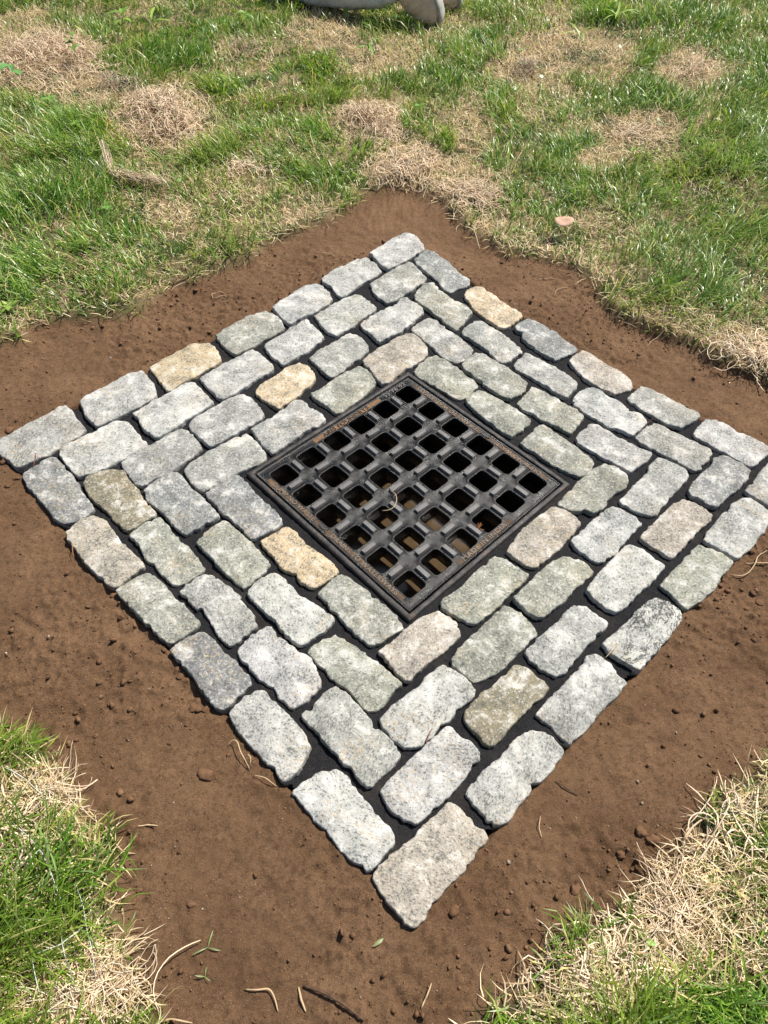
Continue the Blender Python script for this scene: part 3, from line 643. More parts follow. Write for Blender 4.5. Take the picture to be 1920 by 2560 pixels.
def band(sgn):
    rot = 0 if sgn < 0 else math.pi
    f = -sgn
    panel(-0.262, 0.266, sgn * YB - 0.0078, sgn * YB + 0.0078, grate)
    lettering('DUMP NO WASTE', f * -0.238, sgn * YB, rot, 0.172, 0.0135, grate, M['letter'])
    fish(f * -0.033, sgn * YB, rot, grate)
    lettering('DRAINS TO WATERWAYS', f * 0.002, sgn * YB, rot, 0.243, 0.0135, grate, M['letter'])
band(-1); band(1)
panel(-YB - 0.0075, -YB + 0.0075, -0.100, 0.165, grate, 'plate2')
lettering('ARIS FOUNDRYS', -YB, -0.066, R(90), 0.180, 0.0130, grate, M['iron'])
lettering('S3 76 02', -YB, 0.182, R(90), 0.088, 0.011, grate, M['lug'])
panel(YB - 0.0075, YB + 0.0075, -0.112, 0.098, grate)
lettering('MADE IN INDIA', YB, -0.092, R(90), 0.168, 0.0125, grate, M['letter'])

# ------------------------------------------------------------------ dry patches in the lawn (photo, full-frame coordinates)
DRY = [(85, 130, 120, 60, 1), (190, 200, 60, 40, .9), (355, 265, 100, 70, 1), (705, 70, 75, 45, 1), (790, 135, 60, 35, .9), (860, 120, 70, 35, .7), (800, 265, 75, 45, 1),
       (870, 350, 80, 55, 1), (950, 390, 110, 50, .9), (1030, 430, 60, 40, .9), (1140, 150, 60, 45, .9), (1225, 120, 120, 55, .85), (1180, 210, 60, 40, .6), (1290, 130, 70, 40, .7),
       (1490, 150, 65, 45, 1), (1025, 290, 40, 60, .9), (980, 250, 60, 30, .6), (1385, 285, 75, 35, .9), (1300, 350, 55, 25, .9), (1440, 330, 40, 25, .6), (390, 430, 130, 55, .6), (480, 420, 90, 50, .6),
       (280, 370, 70, 25, .7), (660, 455, 60, 35, .7), (530, 120, 60, 35, .6), (40, 60, 60, 35, .7), (20, 690, 60, 40, .5), (1060, 480, 40, 30, .8), (1130, 530, 60, 30, .8), (1450, 690, 80, 40, .6),
       (1600, 760, 80, 50, .9), (1320, 610, 80, 30, .5), (1240, 560, 60, 25, .5), (620, 320, 70, 30, .6), (550, 480, 60, 30, .5), (1330, 480, 90, 40, .35), (1500, 540, 80, 40, .35), (960, 60, 60, 30, .5), (1190, 30, 70, 25, .6),
       (150, 1700, 70, 50, .9), (70, 1740, 90, 40, .7), (180, 1790, 50, 40, .7), (30, 1880, 60, 40, .5), (200, 2150, 130, 60, .95), (80, 2170, 100, 50, .8), (250, 2040, 40, 30, .6),
       (1480, 1850, 90, 60, .8), (1450, 1980, 70, 130, .95), (1360, 2080, 110, 60, .8), (1250, 2150, 120, 50, .7), (1560, 2060, 70, 50, .6), (1620, 1730, 50, 40, .7), (1560, 1950, 60, 50, .6)]
def dry_fac(x, y):
    u, v = to_px(x, y, np.full(np.shape(x), 0.02)); u = u * 0.86406; v = v * 0.86406
    wob = 0.9 * (fbm(x * 7, y * 7, 31, 3) - 0.5)
    d = np.zeros(np.shape(x))
    for cx_, cy_, rx, ry, s in DRY:
        q = ((u - cx_) / (rx * 1.22)) ** 2 + ((v - cy_) / (ry * 1.28)) ** 2
        d = np.maximum(d, np.minimum(1, s * 1.15) * (1 - sstep(0.5, 1.3, q + wob)))
    bgd = 0.30 * sstep(0.50, 0.68, fbm(x * 5.0, y * 5.0, 41, 3))
    return np.maximum(d, bgd), u, v

# ------------------------------------------------------------------ grass
rng = np.random.default_rng(11)
def in_view(x, y, mx, mt):
    u, v = to_px(x, y, np.zeros_like(x))
    return (u > -mx) & (u < 1920 + mx) & (v > -mt) & (v < 2700)
def candidates(n, y0=-1.6, y1=5.4):
    # denser near the camera
    y = y0 + (y1 - y0) * rng.random(n) ** 1.0
    x = (rng.random(n) * 2 - 1) * 4.0
    m = n // 6
    x = np.r_[x, (rng.random(m) * 2 - 1) * 1.5]; y = np.r_[y, -1.6 + 1.5 * rng.random(m)]
    k = in_view(x, y, 260, 60)
    return x[k], y[k]
def blades(x, y, L, W, az, t0, t1, col, tipcol, nseg=4, lift=0.003, zmax=None):
    n = len(x)
    z, _, _ = height(x, y)
    dx, dy = np.cos(az), np.sin(az)
    tw = rng.normal(0, 0.6, n); wx, wy = -np.sin(az + tw), np.cos(az + tw)
    px, py, pz = x.copy(), y.copy(), z - 0.004
    V = np.zeros((n, 2 * nseg + 1, 3)); C = np.zeros((n, 2 * nseg + 1, 3))
    bend = rng.normal(0, 0.30, n)
    for k in range(nseg + 1):
        f = k / nseg
        wk = W * (1.0 - 0.15 * f - 0.85 * f ** 3) * 0.5
        cc = col * (1 - f)[..., None] + tipcol * f if False else col * (1 - f) + tipcol * f
        if k < nseg:
            V[:, 2 * k] = np.stack([px - wx * wk, py - wy * wk, pz], 1); V[:, 2 * k + 1] = np.stack([px + wx * wk, py + wy * wk, pz], 1)
            C[:, 2 * k] = cc; C[:, 2 * k + 1] = cc
            t = t0 + (t1 - t0) * (k + 0.5) / nseg
            a = az + bend * k
            px = px + L / nseg * np.sin(t) * np.cos(a); py = py + L / nseg * np.sin(t) * np.sin(a); pz = np.maximum(pz + L / nseg * np.cos(t), z + lift)
        else:
            V[:, 2 * k] = np.stack([px, py, pz], 1); C[:, 2 * k] = cc
    m = 2 * nseg + 1; b = (np.arange(n) * m)[:, None]
    quads = np.concatenate([b + np.array([[2 * k, 2 * k + 1, 2 * k + 3, 2 * k + 2]]) for k in range(nseg - 1)], 0)
    tris = b + np.array([[2 * nseg - 2, 2 * nseg - 1, 2 * nseg]])
    return V.reshape(-1, 3), quads, tris, C.reshape(-1, 3)
def pick(n, pal, wts, jit=0.16):
    pal = np.array(pal); i = rng.choice(len(pal), n, p=np.array(wts) / sum(wts))
    return pal[i] * (1 + rng.normal(0, jit, (n, 1))).clip(0.55, 1.5)

# green blades
x, y = candidates(560000)
z, lw, sd = height(x, y)
dry, u, v = dry_fac(x, y)
dist = np.hypot(np.hypot(x - CL[0], y - CL[1]), CL[2])
clump = fbm(x * 9, y * 9, 51, 3)
dens = lw * (sd > -0.004) * (1 - 0.95 * dry) * (0.32 + 1.15 * sstep(0.36, 0.60, clump)) * np.clip(1.18 - 0.10 * (dist - 2), 0.55, 1.2)
edge = sstep(0.0, 0.12, sd)
k = rng.random(len(x)) < dens * 0.80
x, y, dry, u, v, dist, sd = x[k], y[k], dry[k], u[k], v[k], dist[k], sd[k]
n = len(x)
flow = fbm(x * 1.6, y * 1.6, 61, 2) * 4 * math.pi + 1.2
az = flow + rng.normal(0, 0.75, n)
loose = rng.random(n) < 0.2; az[loose] = rng.random(loose.sum()) * 2 * math.pi
tall = fbm(x * 3.2, y * 3.2, 71, 2)
L = (0.055 + 0.075 * sstep(0.3, 0.7, tall)) * (1 - 0.45 * dry) * rng.uniform(0.6, 1.35, n) * (0.6 + 0.4 * sstep(0, 0.15, sd))
W = rng.uniform(0.0024, 0.0046, n) * np.clip(0.75 + 0.13 * dist, 1.0, 1.35)
t0 = np.abs(rng.normal(0.35, 0.25, n)); t1 = t0 + np.abs(rng.normal(1.15, 0.45, n))
pal = [(0.045, 0.120, 0.012), (0.085, 0.190, 0.020), (0.145, 0.265, 0.030), (0.270, 0.365, 0.060), (0.215, 0.320, 0.120), (0.55, 0.46, 0.22)]
col = 1.15 * pick(n, pal, [0.24, 0.28, 0.22, 0.11, 0.08, 0.07])
# right side of the lawn is paler and bluer, the left middle deeper green
tone = sstep(900, 1500, u) * sstep(150, 330, v) * (v < 900) * fbm(x * 3, y * 3, 81, 2)
col = col * (1 - 0.45 * tone[:, None]) + np.array([0.235, 0.335, 0.135]) * 0.45 * tone[:, None]
warm = sstep(0.45, 0.7, fbm(x * 4, y * 4, 91, 3))[:, None]
col = col * (1 - 0.3 * warm) + np.array([0.27, 0.31, 0.05]) * 0.3 * warm
tip = col * 1.25 + np.array([0.02, 0.012, 0.0])
print('green blades', n)
G = blades(x, y, L, W, az, t0, t1, col, tip, 3)
o = link('lawn_grass', mesh_np('lawn_grass', G[0], [G[1], G[2]], G[3]), M['grass'])
tag(o, 'green blades of lawn grass around the soil bed', 'grass', kind='stuff')

# dry thatch lying between the green blades
x, y = candidates(520000)
z, lw, sd = height(x, y); dry, u, v = dry_fac(x, y)
dist = np.hypot(np.hypot(x - CL[0], y - CL[1]), CL[2])
edgeb = np.exp(-((sd - 0.02) / 0.05) ** 2)
k = rng.random(len(x)) < lw * (sd > -0.01) * np.clip(0.12 + 0.80 * dry + 0.15 * edgeb, 0, 0.9) * np.clip(1.2 - 0.1 * (dist - 2), 0.55, 1.2)
x, y, sd, dist, dry = x[k], y[k], sd[k], dist[k], dry[k]; n = len(x)
az = rng.random(n) * 2 * math.pi
L = rng.uniform(0.025, 0.080, n); W = rng.uniform(0.0014, 0.0030, n) * np.clip(0.75 + 0.13 * dist, 1.0, 1.35)
t0 = np.abs(rng.normal(0.9, 0.35, n)); t1 = np.minimum(t0 + np.abs(rng.normal(0.6, 0.4, n)), 2.0)
col = pick(n, [(0.76, 0.61, 0.38), (0.68, 0.53, 0.31), (0.84, 0.70, 0.48), (0.42, 0.29, 0.15), (0.60, 0.51, 0.23)], [0.32, 0.26, 0.2, 0.12, 0.10])
G = blades(x, y, L, W, az, t0, t1, col, col * 1.08, 3, 0.0025)
o = link('lawn_thatch', mesh_np('lawn_thatch', G[0], [G[1], G[2]], G[3]), M['straw'])
tag(o, 'dry tan thatch of dead grass between the green blades', 'dead grass', kind='stuff')

# ------------------------------------------------------------------ straw strands (curly wood fibre)
def tube(P, r, col, sides=3):
    """P: (n, m, 3) polylines, r: (n,) radius -> tapered little tubes."""
    n, m, _ = P.shape
    T = np.gradient(P, axis=1); T /= np.linalg.norm(T, axis=2, keepdims=True) + 1e-9
    S = np.cross(T, np.array([0, 0, 1.0])); S /= np.linalg.norm(S, axis=2, keepdims=True) + 1e-9
    U = np.cross(S, T)
    tp = np.sin(np.linspace(0.28, math.pi - 0.28, m)) ** 0.4
    V = np.zeros((n, m, sides, 3))
    for s in range(sides):
        a = 2 * math.pi * s / sides + 0.5
        V[:, :, s] = P + (S * math.cos(a) * 1.25 + U * math.sin(a) * 0.8) * (r[:, None] * tp[None])[..., None]
    idx = np.arange(n * m * sides).reshape(n, m, sides)
    F = []
    for s in range(sides):
        s2 = (s + 1) % sides
        F.append(np.stack([idx[:, :-1, s], idx[:, :-1, s2], idx[:, 1:, s2], idx[:, 1:, s]], -1).reshape(-1, 4))
    F = np.vstack(F)
    caps = np.vstack([idx[:, 0, ::-1].reshape(-1, sides), idx[:, -1, :].reshape(-1, sides)])
    C = np.repeat(col[:, None], m * sides, 1).reshape(-1, 3)
    return V.reshape(-1, 3), F, caps, C
STRAWPAL = [(0.82, 0.68, 0.49), (0.88, 0.76, 0.58), (0.72, 0.57, 0.39), (0.54, 0.39, 0.25), (0.86, 0.69, 0.51)]
def strands(x0, y0, L, r, zoff, curl, m=11, az=None, wave=0.3):
    n = len(x0)
    if az is None: az = rng.random(n) * 2 * math.pi
    kap = rng.normal(0, curl, n); dk = rng.normal(0, curl * 1.2, n)
    P = np.zeros((n, m, 3)); px, py = x0.copy(), y0.copy(); th = az.copy()
    ph = rng.random(n) * 6.28; fr = rng.uniform(0.5, 1.6, n)
    for k in range(m):
        P[:, k, 0] = px; P[:, k, 1] = py
        P[:, k, 2] = zoff * (0.35 + 0.65 * np.clip(np.sin(ph + fr * k * 0.55) * 0.5 + 0.5, 0, 1)) + wave * r
        st = L / (m - 1); px = px + np.cos(th) * st; py = py + np.sin(th) * st
        th = th + (kap + dk * (k / m - 0.5)) * st
    hz, _, _ = height(P[..., 0].ravel(), P[..., 1].ravel())
    P[..., 2] += hz.reshape(n, m)
    P -= P.mean(1, keepdims=True) * 0
    return P
def clump(name, label, cx_, cy_, rx, ry, n, hgt, curl=28, Lr=(0.07, 0.17), rr=(0.0010, 0.0018), az=None, dark=1.0, group='straw clumps lying on the lawn'):
    c = ground((cx_ / 0.86406, cy_ / 0.86406), 0.03)
    ex = ground(((cx_ + rx) / 0.86406, cy_ / 0.86406), 0.03); ey = ground((cx_ / 0.86406, (cy_ - ry) / 0.86406), 0.03)
    ax = ex - c; ay = ey - c
    q = rng.normal(0, 0.50, (n, 2)); q = q + 0.35 * np.stack([np.sin(q[:, 1] * 3 + cx_), np.sin(q[:, 0] * 3 + cy_)], 1); q = q[(q ** 2).sum(1) < 1.1]; n = len(q)
    L = rng.uniform(*Lr, n)
    a0 = rng.random(n) * 6.283 if az is None else az + rng.normal(0, 0.5, n)
    x0 = c[0] + q[:, 0] * ax[0] + q[:, 1] * ay[0] - np.cos(a0) * L * 0.4; y0 = c[1] + q[:, 0] * ax[1] + q[:, 1] * ay[1] - np.sin(a0) * L * 0.4
    ex_, ey_ = x0 + np.cos(a0) * L * 0.9, y0 + np.sin(a0) * L * 0.9
    ok = (poly_sd(x0, y0, SOIL) > -0.012) & (poly_sd(ex_, ey_, SOIL) > -0.012)
    q, L, a0, x0, y0 = q[ok], L[ok], a0[ok], x0[ok], y0[ok]; n = len(q)
    mound = hgt * np.clip(1 - (q ** 2).sum(1), 0.1, 1) * rng.random(n) ** 0.7 + 0.018
    P = strands(x0, y0, L, rng.uniform(*rr, n), mound, curl, az=a0)
    V, F, cp, C = tube(P, rng.uniform(*rr, n) * 1.0, pick(n, STRAWPAL, [.3, .25, .25, .1, .1]) * dark)
    org = np.array([c[0], c[1], float(height(np.array([c[0]]), np.array([c[1]]))[0][0])])
    o = link(name, mesh_np(name, V - org, [F, cp], C), M['straw'], None, tuple(org))
    tag(o, label, 'straw', group)
    return o
clump('straw_clump', 'long pale pile of straw at the far left of the lawn', 95, 128, 120, 48, 800, 0.070, 16, (0.10, 0.24), az=-0.35)
clump('straw_clump', 'dense tan block of curly straw right of the long left pile', 355, 260, 85, 62, 1000, 0.075, 40)
clump('straw_clump', 'pale straw heap in the lawn above the top corner of the soil', 800, 262, 66, 40, 480, 0.075, 30)
clump('straw_clump', 'loose spread straw between the pale heap and the soil corner', 880, 352, 78, 42, 380, 0.030, 35)
clump('straw_clump', 'thin straw fringe on the turf edge right of the soil corner', 1000, 412, 75, 26, 220, 0.012, 30)
clump('straw_clump', 'small brownish knot of straw in the dry patch at upper right', 1142, 152, 34, 20, 120, 0.050, 45, (0.05, 0.11), dark=0.72)
clump('straw_clump', 'slanting pale straw tuft near the green right side of the lawn', 1495, 150, 46, 30, 170, 0.03, 14, (0.08, 0.16), az=0.9)
clump('straw_clump', 'small brown straw tuft in the grass at upper centre left', 528, 103, 34, 16, 90, 0.035, 30, (0.06, 0.12), dark=0.75)
clump('straw_clump', 'dark straw bits joining the two left piles', 268, 178, 46, 26, 110, 0.025, 28, dark=0.6)
clump('straw_clump', 'tangled straw in the grass right of the dense block', 545, 360, 60, 18, 80, 0.02, 45)
clump('straw_clump', 'big looping straw tangle in the lower right corner', 1445, 1965, 78, 105, 150, 0.006, 24, (0.07, 0.16), (0.0006, 0.0011))
clump('straw_clump', 'straw tangle near the bottom edge right of the soil', 1330, 2110, 130, 62, 110, 0.005, 24, (0.08, 0.18))
clump('straw_clump', 'straw on the right frame edge above the lower right tangle', 1560, 1770, 100, 60, 70, 0.005, 24, (0.07, 0.15))
clump('straw_clump', 'bleached straw on the turf edge at lower left', 150, 1705, 80, 50, 95, 0.006, 22, (0.06, 0.14), (0.0006, 0.0011))
clump('straw_clump', 'thick straw tangle in the lower left corner', 200, 2140, 120, 62, 150, 0.006, 24, (0.06, 0.15), (0.0006, 0.0011))
clump('straw_clump', 'straw at the left frame edge under the bleached straw', 60, 1800, 70, 70, 45, 0.006, 22, (0.08, 0.18))
clump('straw_clump', 'dry straw tuft on the right turf edge beside the soil', 1610, 765, 60, 38, 160, 0.02, 28)
clump('straw_clump', 'small round straw nest in the middle of the right lawn', 1388, 285, 55, 22, 130, 0.015, 30)
# loose strands all over the lawn
x, y = candidates(9000)
z, lw, sd = height(x, y); dry, u, v = dry_fac(x, y)
k = (lw > 0.5) & (sd > 0.01) & (rng.random(len(x)) < 0.12 + 0.8 * dry + 0.25 * (y < 0))
x, y = x[k], y[k]; n = len(x)
P = strands(x, y, rng.uniform(0.05, 0.14, n), np.full(n, .001), rng.uniform(0.01, 0.045, n), 26)
Vv, F, cp, C = tube(P, rng.uniform(0.0005, 0.0009, n), pick(n, STRAWPAL, [.3, .25, .25, .1, .1]))
tag(link('loose_straw', mesh_np('loose_straw', Vv, [F, cp], C), M['straw']), 'loose curly straw strands scattered through the lawn', 'straw', kind='stuff')

# ropey twist of fibre
def poly_tube(name, px_str, r, mat, z0=0.004, arch=0.0, parent=None, col=(0.56, 0.43, 0.27), m=16, level=-0.012):
    p = world_pts(px_str, level)
    d = np.r_[0, np.cumsum(np.linalg.norm(np.diff(p, axis=0), axis=1))]
    t = np.linspace(0, d[-1], m)
    X = np.interp(t, d, p[:, 0]); Y = np.interp(t, d, p[:, 1])
    for _ in range(2):
        X[1:-1] = (X[:-2] + 2 * X[1:-1] + X[2:]) / 4; Y[1:-1] = (Y[:-2] + 2 * Y[1:-1] + Y[2:]) / 4
    return X, Y, t / d[-1]
def strand_thing(label, px_str, r, z=None, arch=0.006, name='straw_strand', cat='straw', mat='straw', col=(0.58, 0.43, 0.26), group=None, m=16):
    level = -0.012 if z is None else z
    X, Y, f = poly_tube(name, px_str, r, None, level=level, m=m)
    if z is None: Z = height(X, Y)[0] + r + 0.001
    else: Z = np.full(m, z)
    Z = Z + arch * np.sin(f * math.pi)
    P = np.stack([X, Y, Z], 1)[None]
    V, F, cp, C = tube(P, np.array([r]), np.array([col]), 5)
    org = np.array([X[m // 2], Y[m // 2], Z.min()])
    o = link(name, mesh_np(name, V - org, [F, cp], C), M[mat], None, tuple(org))
    tag(o, label, cat, group); return o
SOILSTRAW = 'straw strands fallen on the soil'
strand_thing('small straw ring lying on the soil at upper left', "T2 735,240 690,220 640,235 622,265 640,290 690,292 720,262 735,240 750,275", 0.0009, arch=0.004, group=SOILSTRAW)
strand_thing('straight straw on the soil left of the top corner stone', "T1 95,228 180,245 260,265", 0.0009, group=SOILSTRAW)
strand_thing('thin straw on the soil by the right turf edge, upper one', "T5 580,120 650,130 720,118 755,125", 0.0008, group=SOILSTRAW)
strand_thing('hooked straw on the right strip of soil', "T5 748,262 765,222 815,206 870,200", 0.0008, group=SOILSTRAW)
strand_thing('bent straw hanging from the right turf edge', "T5 1520,680 1555,640 1600,612 1659,580", 0.0008, group=SOILSTRAW)
strand_thing('curved straw on the soil at the right frame edge', "V1 730,845 780,862 830,850 868,795 882,745 937,715", 0.0013, arch=0.01, group=SOILSTRAW)
strand_thing('straight straw crossing the curved straw at the right frame edge', "V1 820,778 880,785 960,788", 0.0014, arch=0.004, group=SOILSTRAW)
strand_thing('curly straw on the soil by the lower left stone edge', "U4 92,530 110,490 160,488 186,522 195,580 228,640 272,720", 0.0011, arch=0.018, group=SOILSTRAW)
strand_thing('short looped straw beside the curly straw at the lower left', "U4 225,632 258,614 286,640 280,702", 0.0009, arch=0.012, group=SOILSTRAW)
strand_thing('straight straw running to the stones below the curly straw', "U4 300,770 380,790 485,852", 0.0009, arch=0.010, group=SOILSTRAW)
strand_thing('bent straw near the bottom edge left of the twig', "R7 1055,1335 1110,1340 1165,1330 1186,1372 1200,1432", 0.0013, group=SOILSTRAW)
strand_thing('short thick straw next to the twig at the bottom', "R7 1288,1325 1300,1380 1320,1432", 0.0017, arch=0.002, group=SOILSTRAW)
strand_thing('forked straw leaning out of the lower left turf', "R7 410,632 445,622 482,662 512,722 545,757 585,750", 0.0013, arch=0.012, group=SOILSTRAW)
strand_thing('short pale straw on the soil right of the lower left turf', "R7 600,636 640,628 682,632", 0.0012, arch=0.002, group=SOILSTRAW)
strand_thing('straw arch at the bottom edge near the lower left turf', "R7 680,1482 740,1465 830,1482", 0.0013, arch=0.01, group=SOILSTRAW)
strand_thing('thin curved straw on the soil right of the bottom stone', "R8 677,585 668,632 680,682", 0.0008, group=SOILSTRAW)
strand_thing('slanting straw at the bottom edge below the bottom stone', "R8 205,1310 182,1370 158,1422", 0.0012, group=SOILSTRAW)
strand_thing('upright straw sticking out of the lower right turf', "R8 575,1170 590,1230 612,1300", 0.0013, arch=0.02, group=SOILSTRAW)
strand_thing('straw bow bridging the soil at the lower right turf', "R8 500,1310 600,1320 690,1262 760,1275", 0.0012, arch=0.015, group=SOILSTRAW)
strand_thing('dark bare twig on the soil at the bottom edge', "R7 1310,1320 1400,1352 1480,1398 1572,1472", 0.0024, arch=0.006, name='twig', cat='twig', mat='twig')
strand_thing('thin dark root in the soil right of the bottom stones', "R8 740,440 790,470 840,495", 0.0014, arch=0.003, name='root', cat='root', mat='twig')
strand_thing('brown needle across the joint on the right side of the paving', "T6 712,412 650,470 578,542", 0.0009, z=0.006, arch=0.004, name='pine_needle', cat='needle', mat='twig')
strand_thing('pale straw curl lying on the middle of the iron grate', "G1 1450,105 1500,130 1515,200 1490,268 1440,298 1370,295", 0.0009, z=0.006, arch=0.004)
strand_thing('pale straw stalk on the edge of the black streaked stone', "U8 510,280 480,315 445,350", 0.0008, z=0.006, arch=0.003)
strand_thing('reddish needle on the stone at the left corner', "T3 297,770 302,822 276,882", 0.0008, z=0.005, arch=0.004, name='pine_needle', cat='needle', mat='straw', col=(0.34, 0.12, 0.05))
strand_thing('reddish needle on the lower middle stones', "U5 555,370 530,420 505,495", 0.0008, z=0.006, arch=0.003, name='pine_needle', cat='needle', mat='straw', col=(0.32, 0.10, 0.06))
strand_thing('thin orange stalk on the left edge stones', "T8 485,735 470,800 476,862", 0.0008, z=-0.002, arch=0.004, name='pine_needle', cat='needle', mat='straw', col=(0.45, 0.20, 0.07))
# ropey twist of fibre in the left lawn
tw = []
base = pts("F 228,330 240,375 262,385 310,388 350,396 400,400")
for k in range(60):
    jx, jy = rng.normal(0, 7), rng.normal(0, 4.5)
    q = np.array([ground((a + jx + rng.normal(0, 2), b + jy + rng.normal(0, 2)), 0.045) for a, b in base])
    d = np.r_[0, np.cumsum(np.linalg.norm(np.diff(q, axis=0), axis=1))]; t = np.linspace(d[-1] * rng.uniform(0, .35), d[-1] * rng.uniform(.6, 1), 11)
    tw.append(np.stack([np.interp(t, d, q[:, 0]), np.interp(t, d, q[:, 1]), 0.055 + 0.012 * np.sin(t * 60 + k) + rng.normal(0, 0.006) + 0.05 * np.clip(1 - t / (d[-1] * .3), 0, 1)], 1))
V_, F_, cp_, C_ = tube(np.array(tw), rng.uniform(0.0008, 0.0014, 60), pick(60, STRAWPAL, [.2, .2, .3, .2, .1]) * 0.9)
org = np.array([*ground((300 / 0.864, 390 / 0.864), 0.03), 0.03])
tag(link('straw_twist', mesh_np('straw_twist', V_ - org, [F_, cp_], C_), M['straw'], None, tuple(org)), 'ropey twist of straw curled up at one end in the left lawn', 'straw')
# orange needles caught in a hole of the grate
nb = ground((1200, 1315), 0.0)
P = np.zeros((9, 6, 3))
for k in range(9):
    a = rng.uniform(-0.2, 1.5); l = rng.uniform(0.014, 0.028)
    for j in range(6): P[k, j] = (nb[0] - 0.008 + math.cos(a) * l * j / 5, nb[1] - 0.012 + math.sin(a) * l * j / 5, -0.005 + 0.01 * math.sin(j / 5 * 2.2) * rng.uniform(.5, 1))
V_, F_, cp_, C_ = tube(P, np.full(9, 0.0004), pick(9, [(0.48, 0.20, 0.06), (0.35, 0.13, 0.05)], [.6, .4]))
org = np.array([nb[0], nb[1], -0.005])
tag(link('needle_tuft', mesh_np('needle_tuft', V_ - org, [F_, cp_], C_), M['straw'], None, tuple(org)), 'orange tuft of dry needles caught in a grate hole', 'needles')

# erosion netting threads in the lower left turf
tw = []
for s in ["R7 20,380 110,430 165,480 210,520", "R7 60,620 140,690 190,760 240,860 270,960", "R7 120,800 190,740 215,810 235,920", "R7 330,880 365,970 372,1080 400,1180 420,1290", "R7 270,1110 285,1170 310,1270 330,1340", "R7 140,1190 165,1280 180,1380", "R7 150,1190 270,1150 360,1060"]:
    p = world_pts(s, 0.045); d = np.r_[0, np.cumsum(np.linalg.norm(np.diff(p, axis=0), axis=1))]; t = np.linspace(0, d[-1], 12)
    X = np.interp(t, d, p[:, 0]); Y = np.interp(t, d, p[:, 1])
    tw.append(np.stack([X, Y, height(X, Y)[0] + 0.036 + 0.008 * np.sin(t * 50)], 1))
V_, F_, cp_, C_ = tube(np.array(tw), np.full(len(tw), 0.00075), np.ones((len(tw), 3)))
org = np.array([*ground((150, 2300), 0.03), 0.03])
tag(link('erosion_net', mesh_np('erosion_net', V_ - org, [F_, cp_], C_), M['net'], None, tuple(org)), 'white net threads tangled in the lower left turf', 'netting')

# ------------------------------------------------------------------ weeds and leaves
def leaf_mesh(l, wd, fold=0.25, droop=0.5, col=(0.14, 0.27, 0.05), n=7, heart=False):
    V = []; C = []
    for k in range(n + 1):
        f = k / n
        ww = wd * math.sin(math.pi * min(1, f * 0.94 + 0.04)) ** (0.7 if not heart else 0.5)
        x_ = l * f; z_ = l * (0.35 * f - droop * f * f)
        V += [(x_, -ww / 2, z_ + fold * ww * 0.5), (x_, 0, z_), (x_, ww / 2, z_ + fold * ww * 0.5)]
        c = np.array(col); C += [c * (0.95 + .1 * f), c * 1.2, c * (0.95 + .1 * f)]
    F = []
    for k in range(n):
        for s in (0, 1): F.append((3 * k + s, 3 * k + 3 + s, 3 * k + 4 + s, 3 * k + 1 + s))
    return mesh_np('leaf', np.array(V), [np.array(F)], np.array(C))
rw = random.Random(5)
def weed(label, fx, fy, nl, size, wd, h, col=(0.15, 0.28, 0.05), group='broad leaved weeds in the lawn'):
    c = ground((fx / 0.86406, fy / 0.86406), 0.02 + h)
    z = float(height(np.array([c[0]]), np.array([c[1]]))[0][0])
    e = bpy.data.objects.new('weed', None); COL.objects.link(e); e.location = (c[0], c[1], z); e.empty_display_size = 0.05
    tag(e, label, 'weed', group)
    P = np.array([[[0, 0, h * k / 5] for k in range(6)]], float); P[0, :, 0] += np.linspace(0, .004, 6)
    V, F, cp, C = tube(P, np.array([0.0012]), np.array([(0.12, 0.2, 0.05)]), 4)
    link('stem', mesh_np('stem', V, [F, cp], C), M['leaf'], e)
    a0 = rw.random() * 6.28
    for k in range(nl):
        s = size * rw.uniform(0.75, 1.2)
        cc = tuple(np.array(col) * rw.uniform(0.8, 1.2))
        link('leaf', leaf_mesh(s, s * wd, rw.uniform(0.1, 0.4), rw.uniform(0.2, 0.6), cc), M['leaf'], e, (0.004, 0, h * rw.uniform(0.65, 1.0)), (rw.uniform(-.2, .2), rw.uniform(-.35, .15), a0 + 6.283 * k / nl + rw.uniform(-.4, .4)))
weed('large bright leaves at the left frame edge beside the straw pile', 18, 135, 3, 0.075, 0.5, 0.09, (0.12, 0.26, 0.07))
weed('leafy weed growing right behind the far left straw pile', 150, 75, 6, 0.045, 0.55, 0.14)
weed('weed with broad upright leaves at the top left of the lawn', 258, 22, 5, 0.075, 0.32, 0.13, (0.20, 0.34, 0.05))
weed('long bright grass sprout right of the broad weed at the top left', 322, 30, 3, 0.13, 0.10, 0.10, (0.24, 0.36, 0.04))
weed('small yellow green weed left of the dense straw block', 105, 205, 4, 0.035, 0.6, 0.06)
weed('little weed between the left piles and the deep green grass', 160, 262, 4, 0.03, 0.6, 0.05)
weed('pair of round leaves under the dense straw block', 225, 440, 4, 0.03, 0.7, 0.05)
weed('small weed at the top of the lawn left of the trousers', 530, 30, 5, 0.04, 0.55, 0.08)
weed('single broad leaf in front of the grey trouser leg', 745, 22, 2, 0.06, 0.55, 0.06, (0.16, 0.3, 0.05))
weed('upright sprout with long leaves in the straw below the trousers', 795, 95, 4, 0.085, 0.16, 0.06, (0.17, 0.32, 0.05))
weed('fallen long yellowish leaves left of the pale straw heap', 500, 175, 3, 0.07, 0.22, 0.02, (0.26, 0.36, 0.06))
weed('bright tall grass sprout in the upper right dry patch', 1255, 70, 5, 0.13, 0.10, 0.09, (0.26, 0.38, 0.05))
weed('tall bright sprout at the top edge right of the boots', 1335, 20, 6, 0.15, 0.09, 0.10, (0.26, 0.38, 0.05))
weed('green weed leaves in the turf right of the pale heap', 905, 225, 4, 0.035, 0.65, 0.05)
weed('tiny pale weed in the grass at the left frame edge', 20, 560, 4, 0.035, 0.6, 0.03, (0.24, 0.36, 0.06))
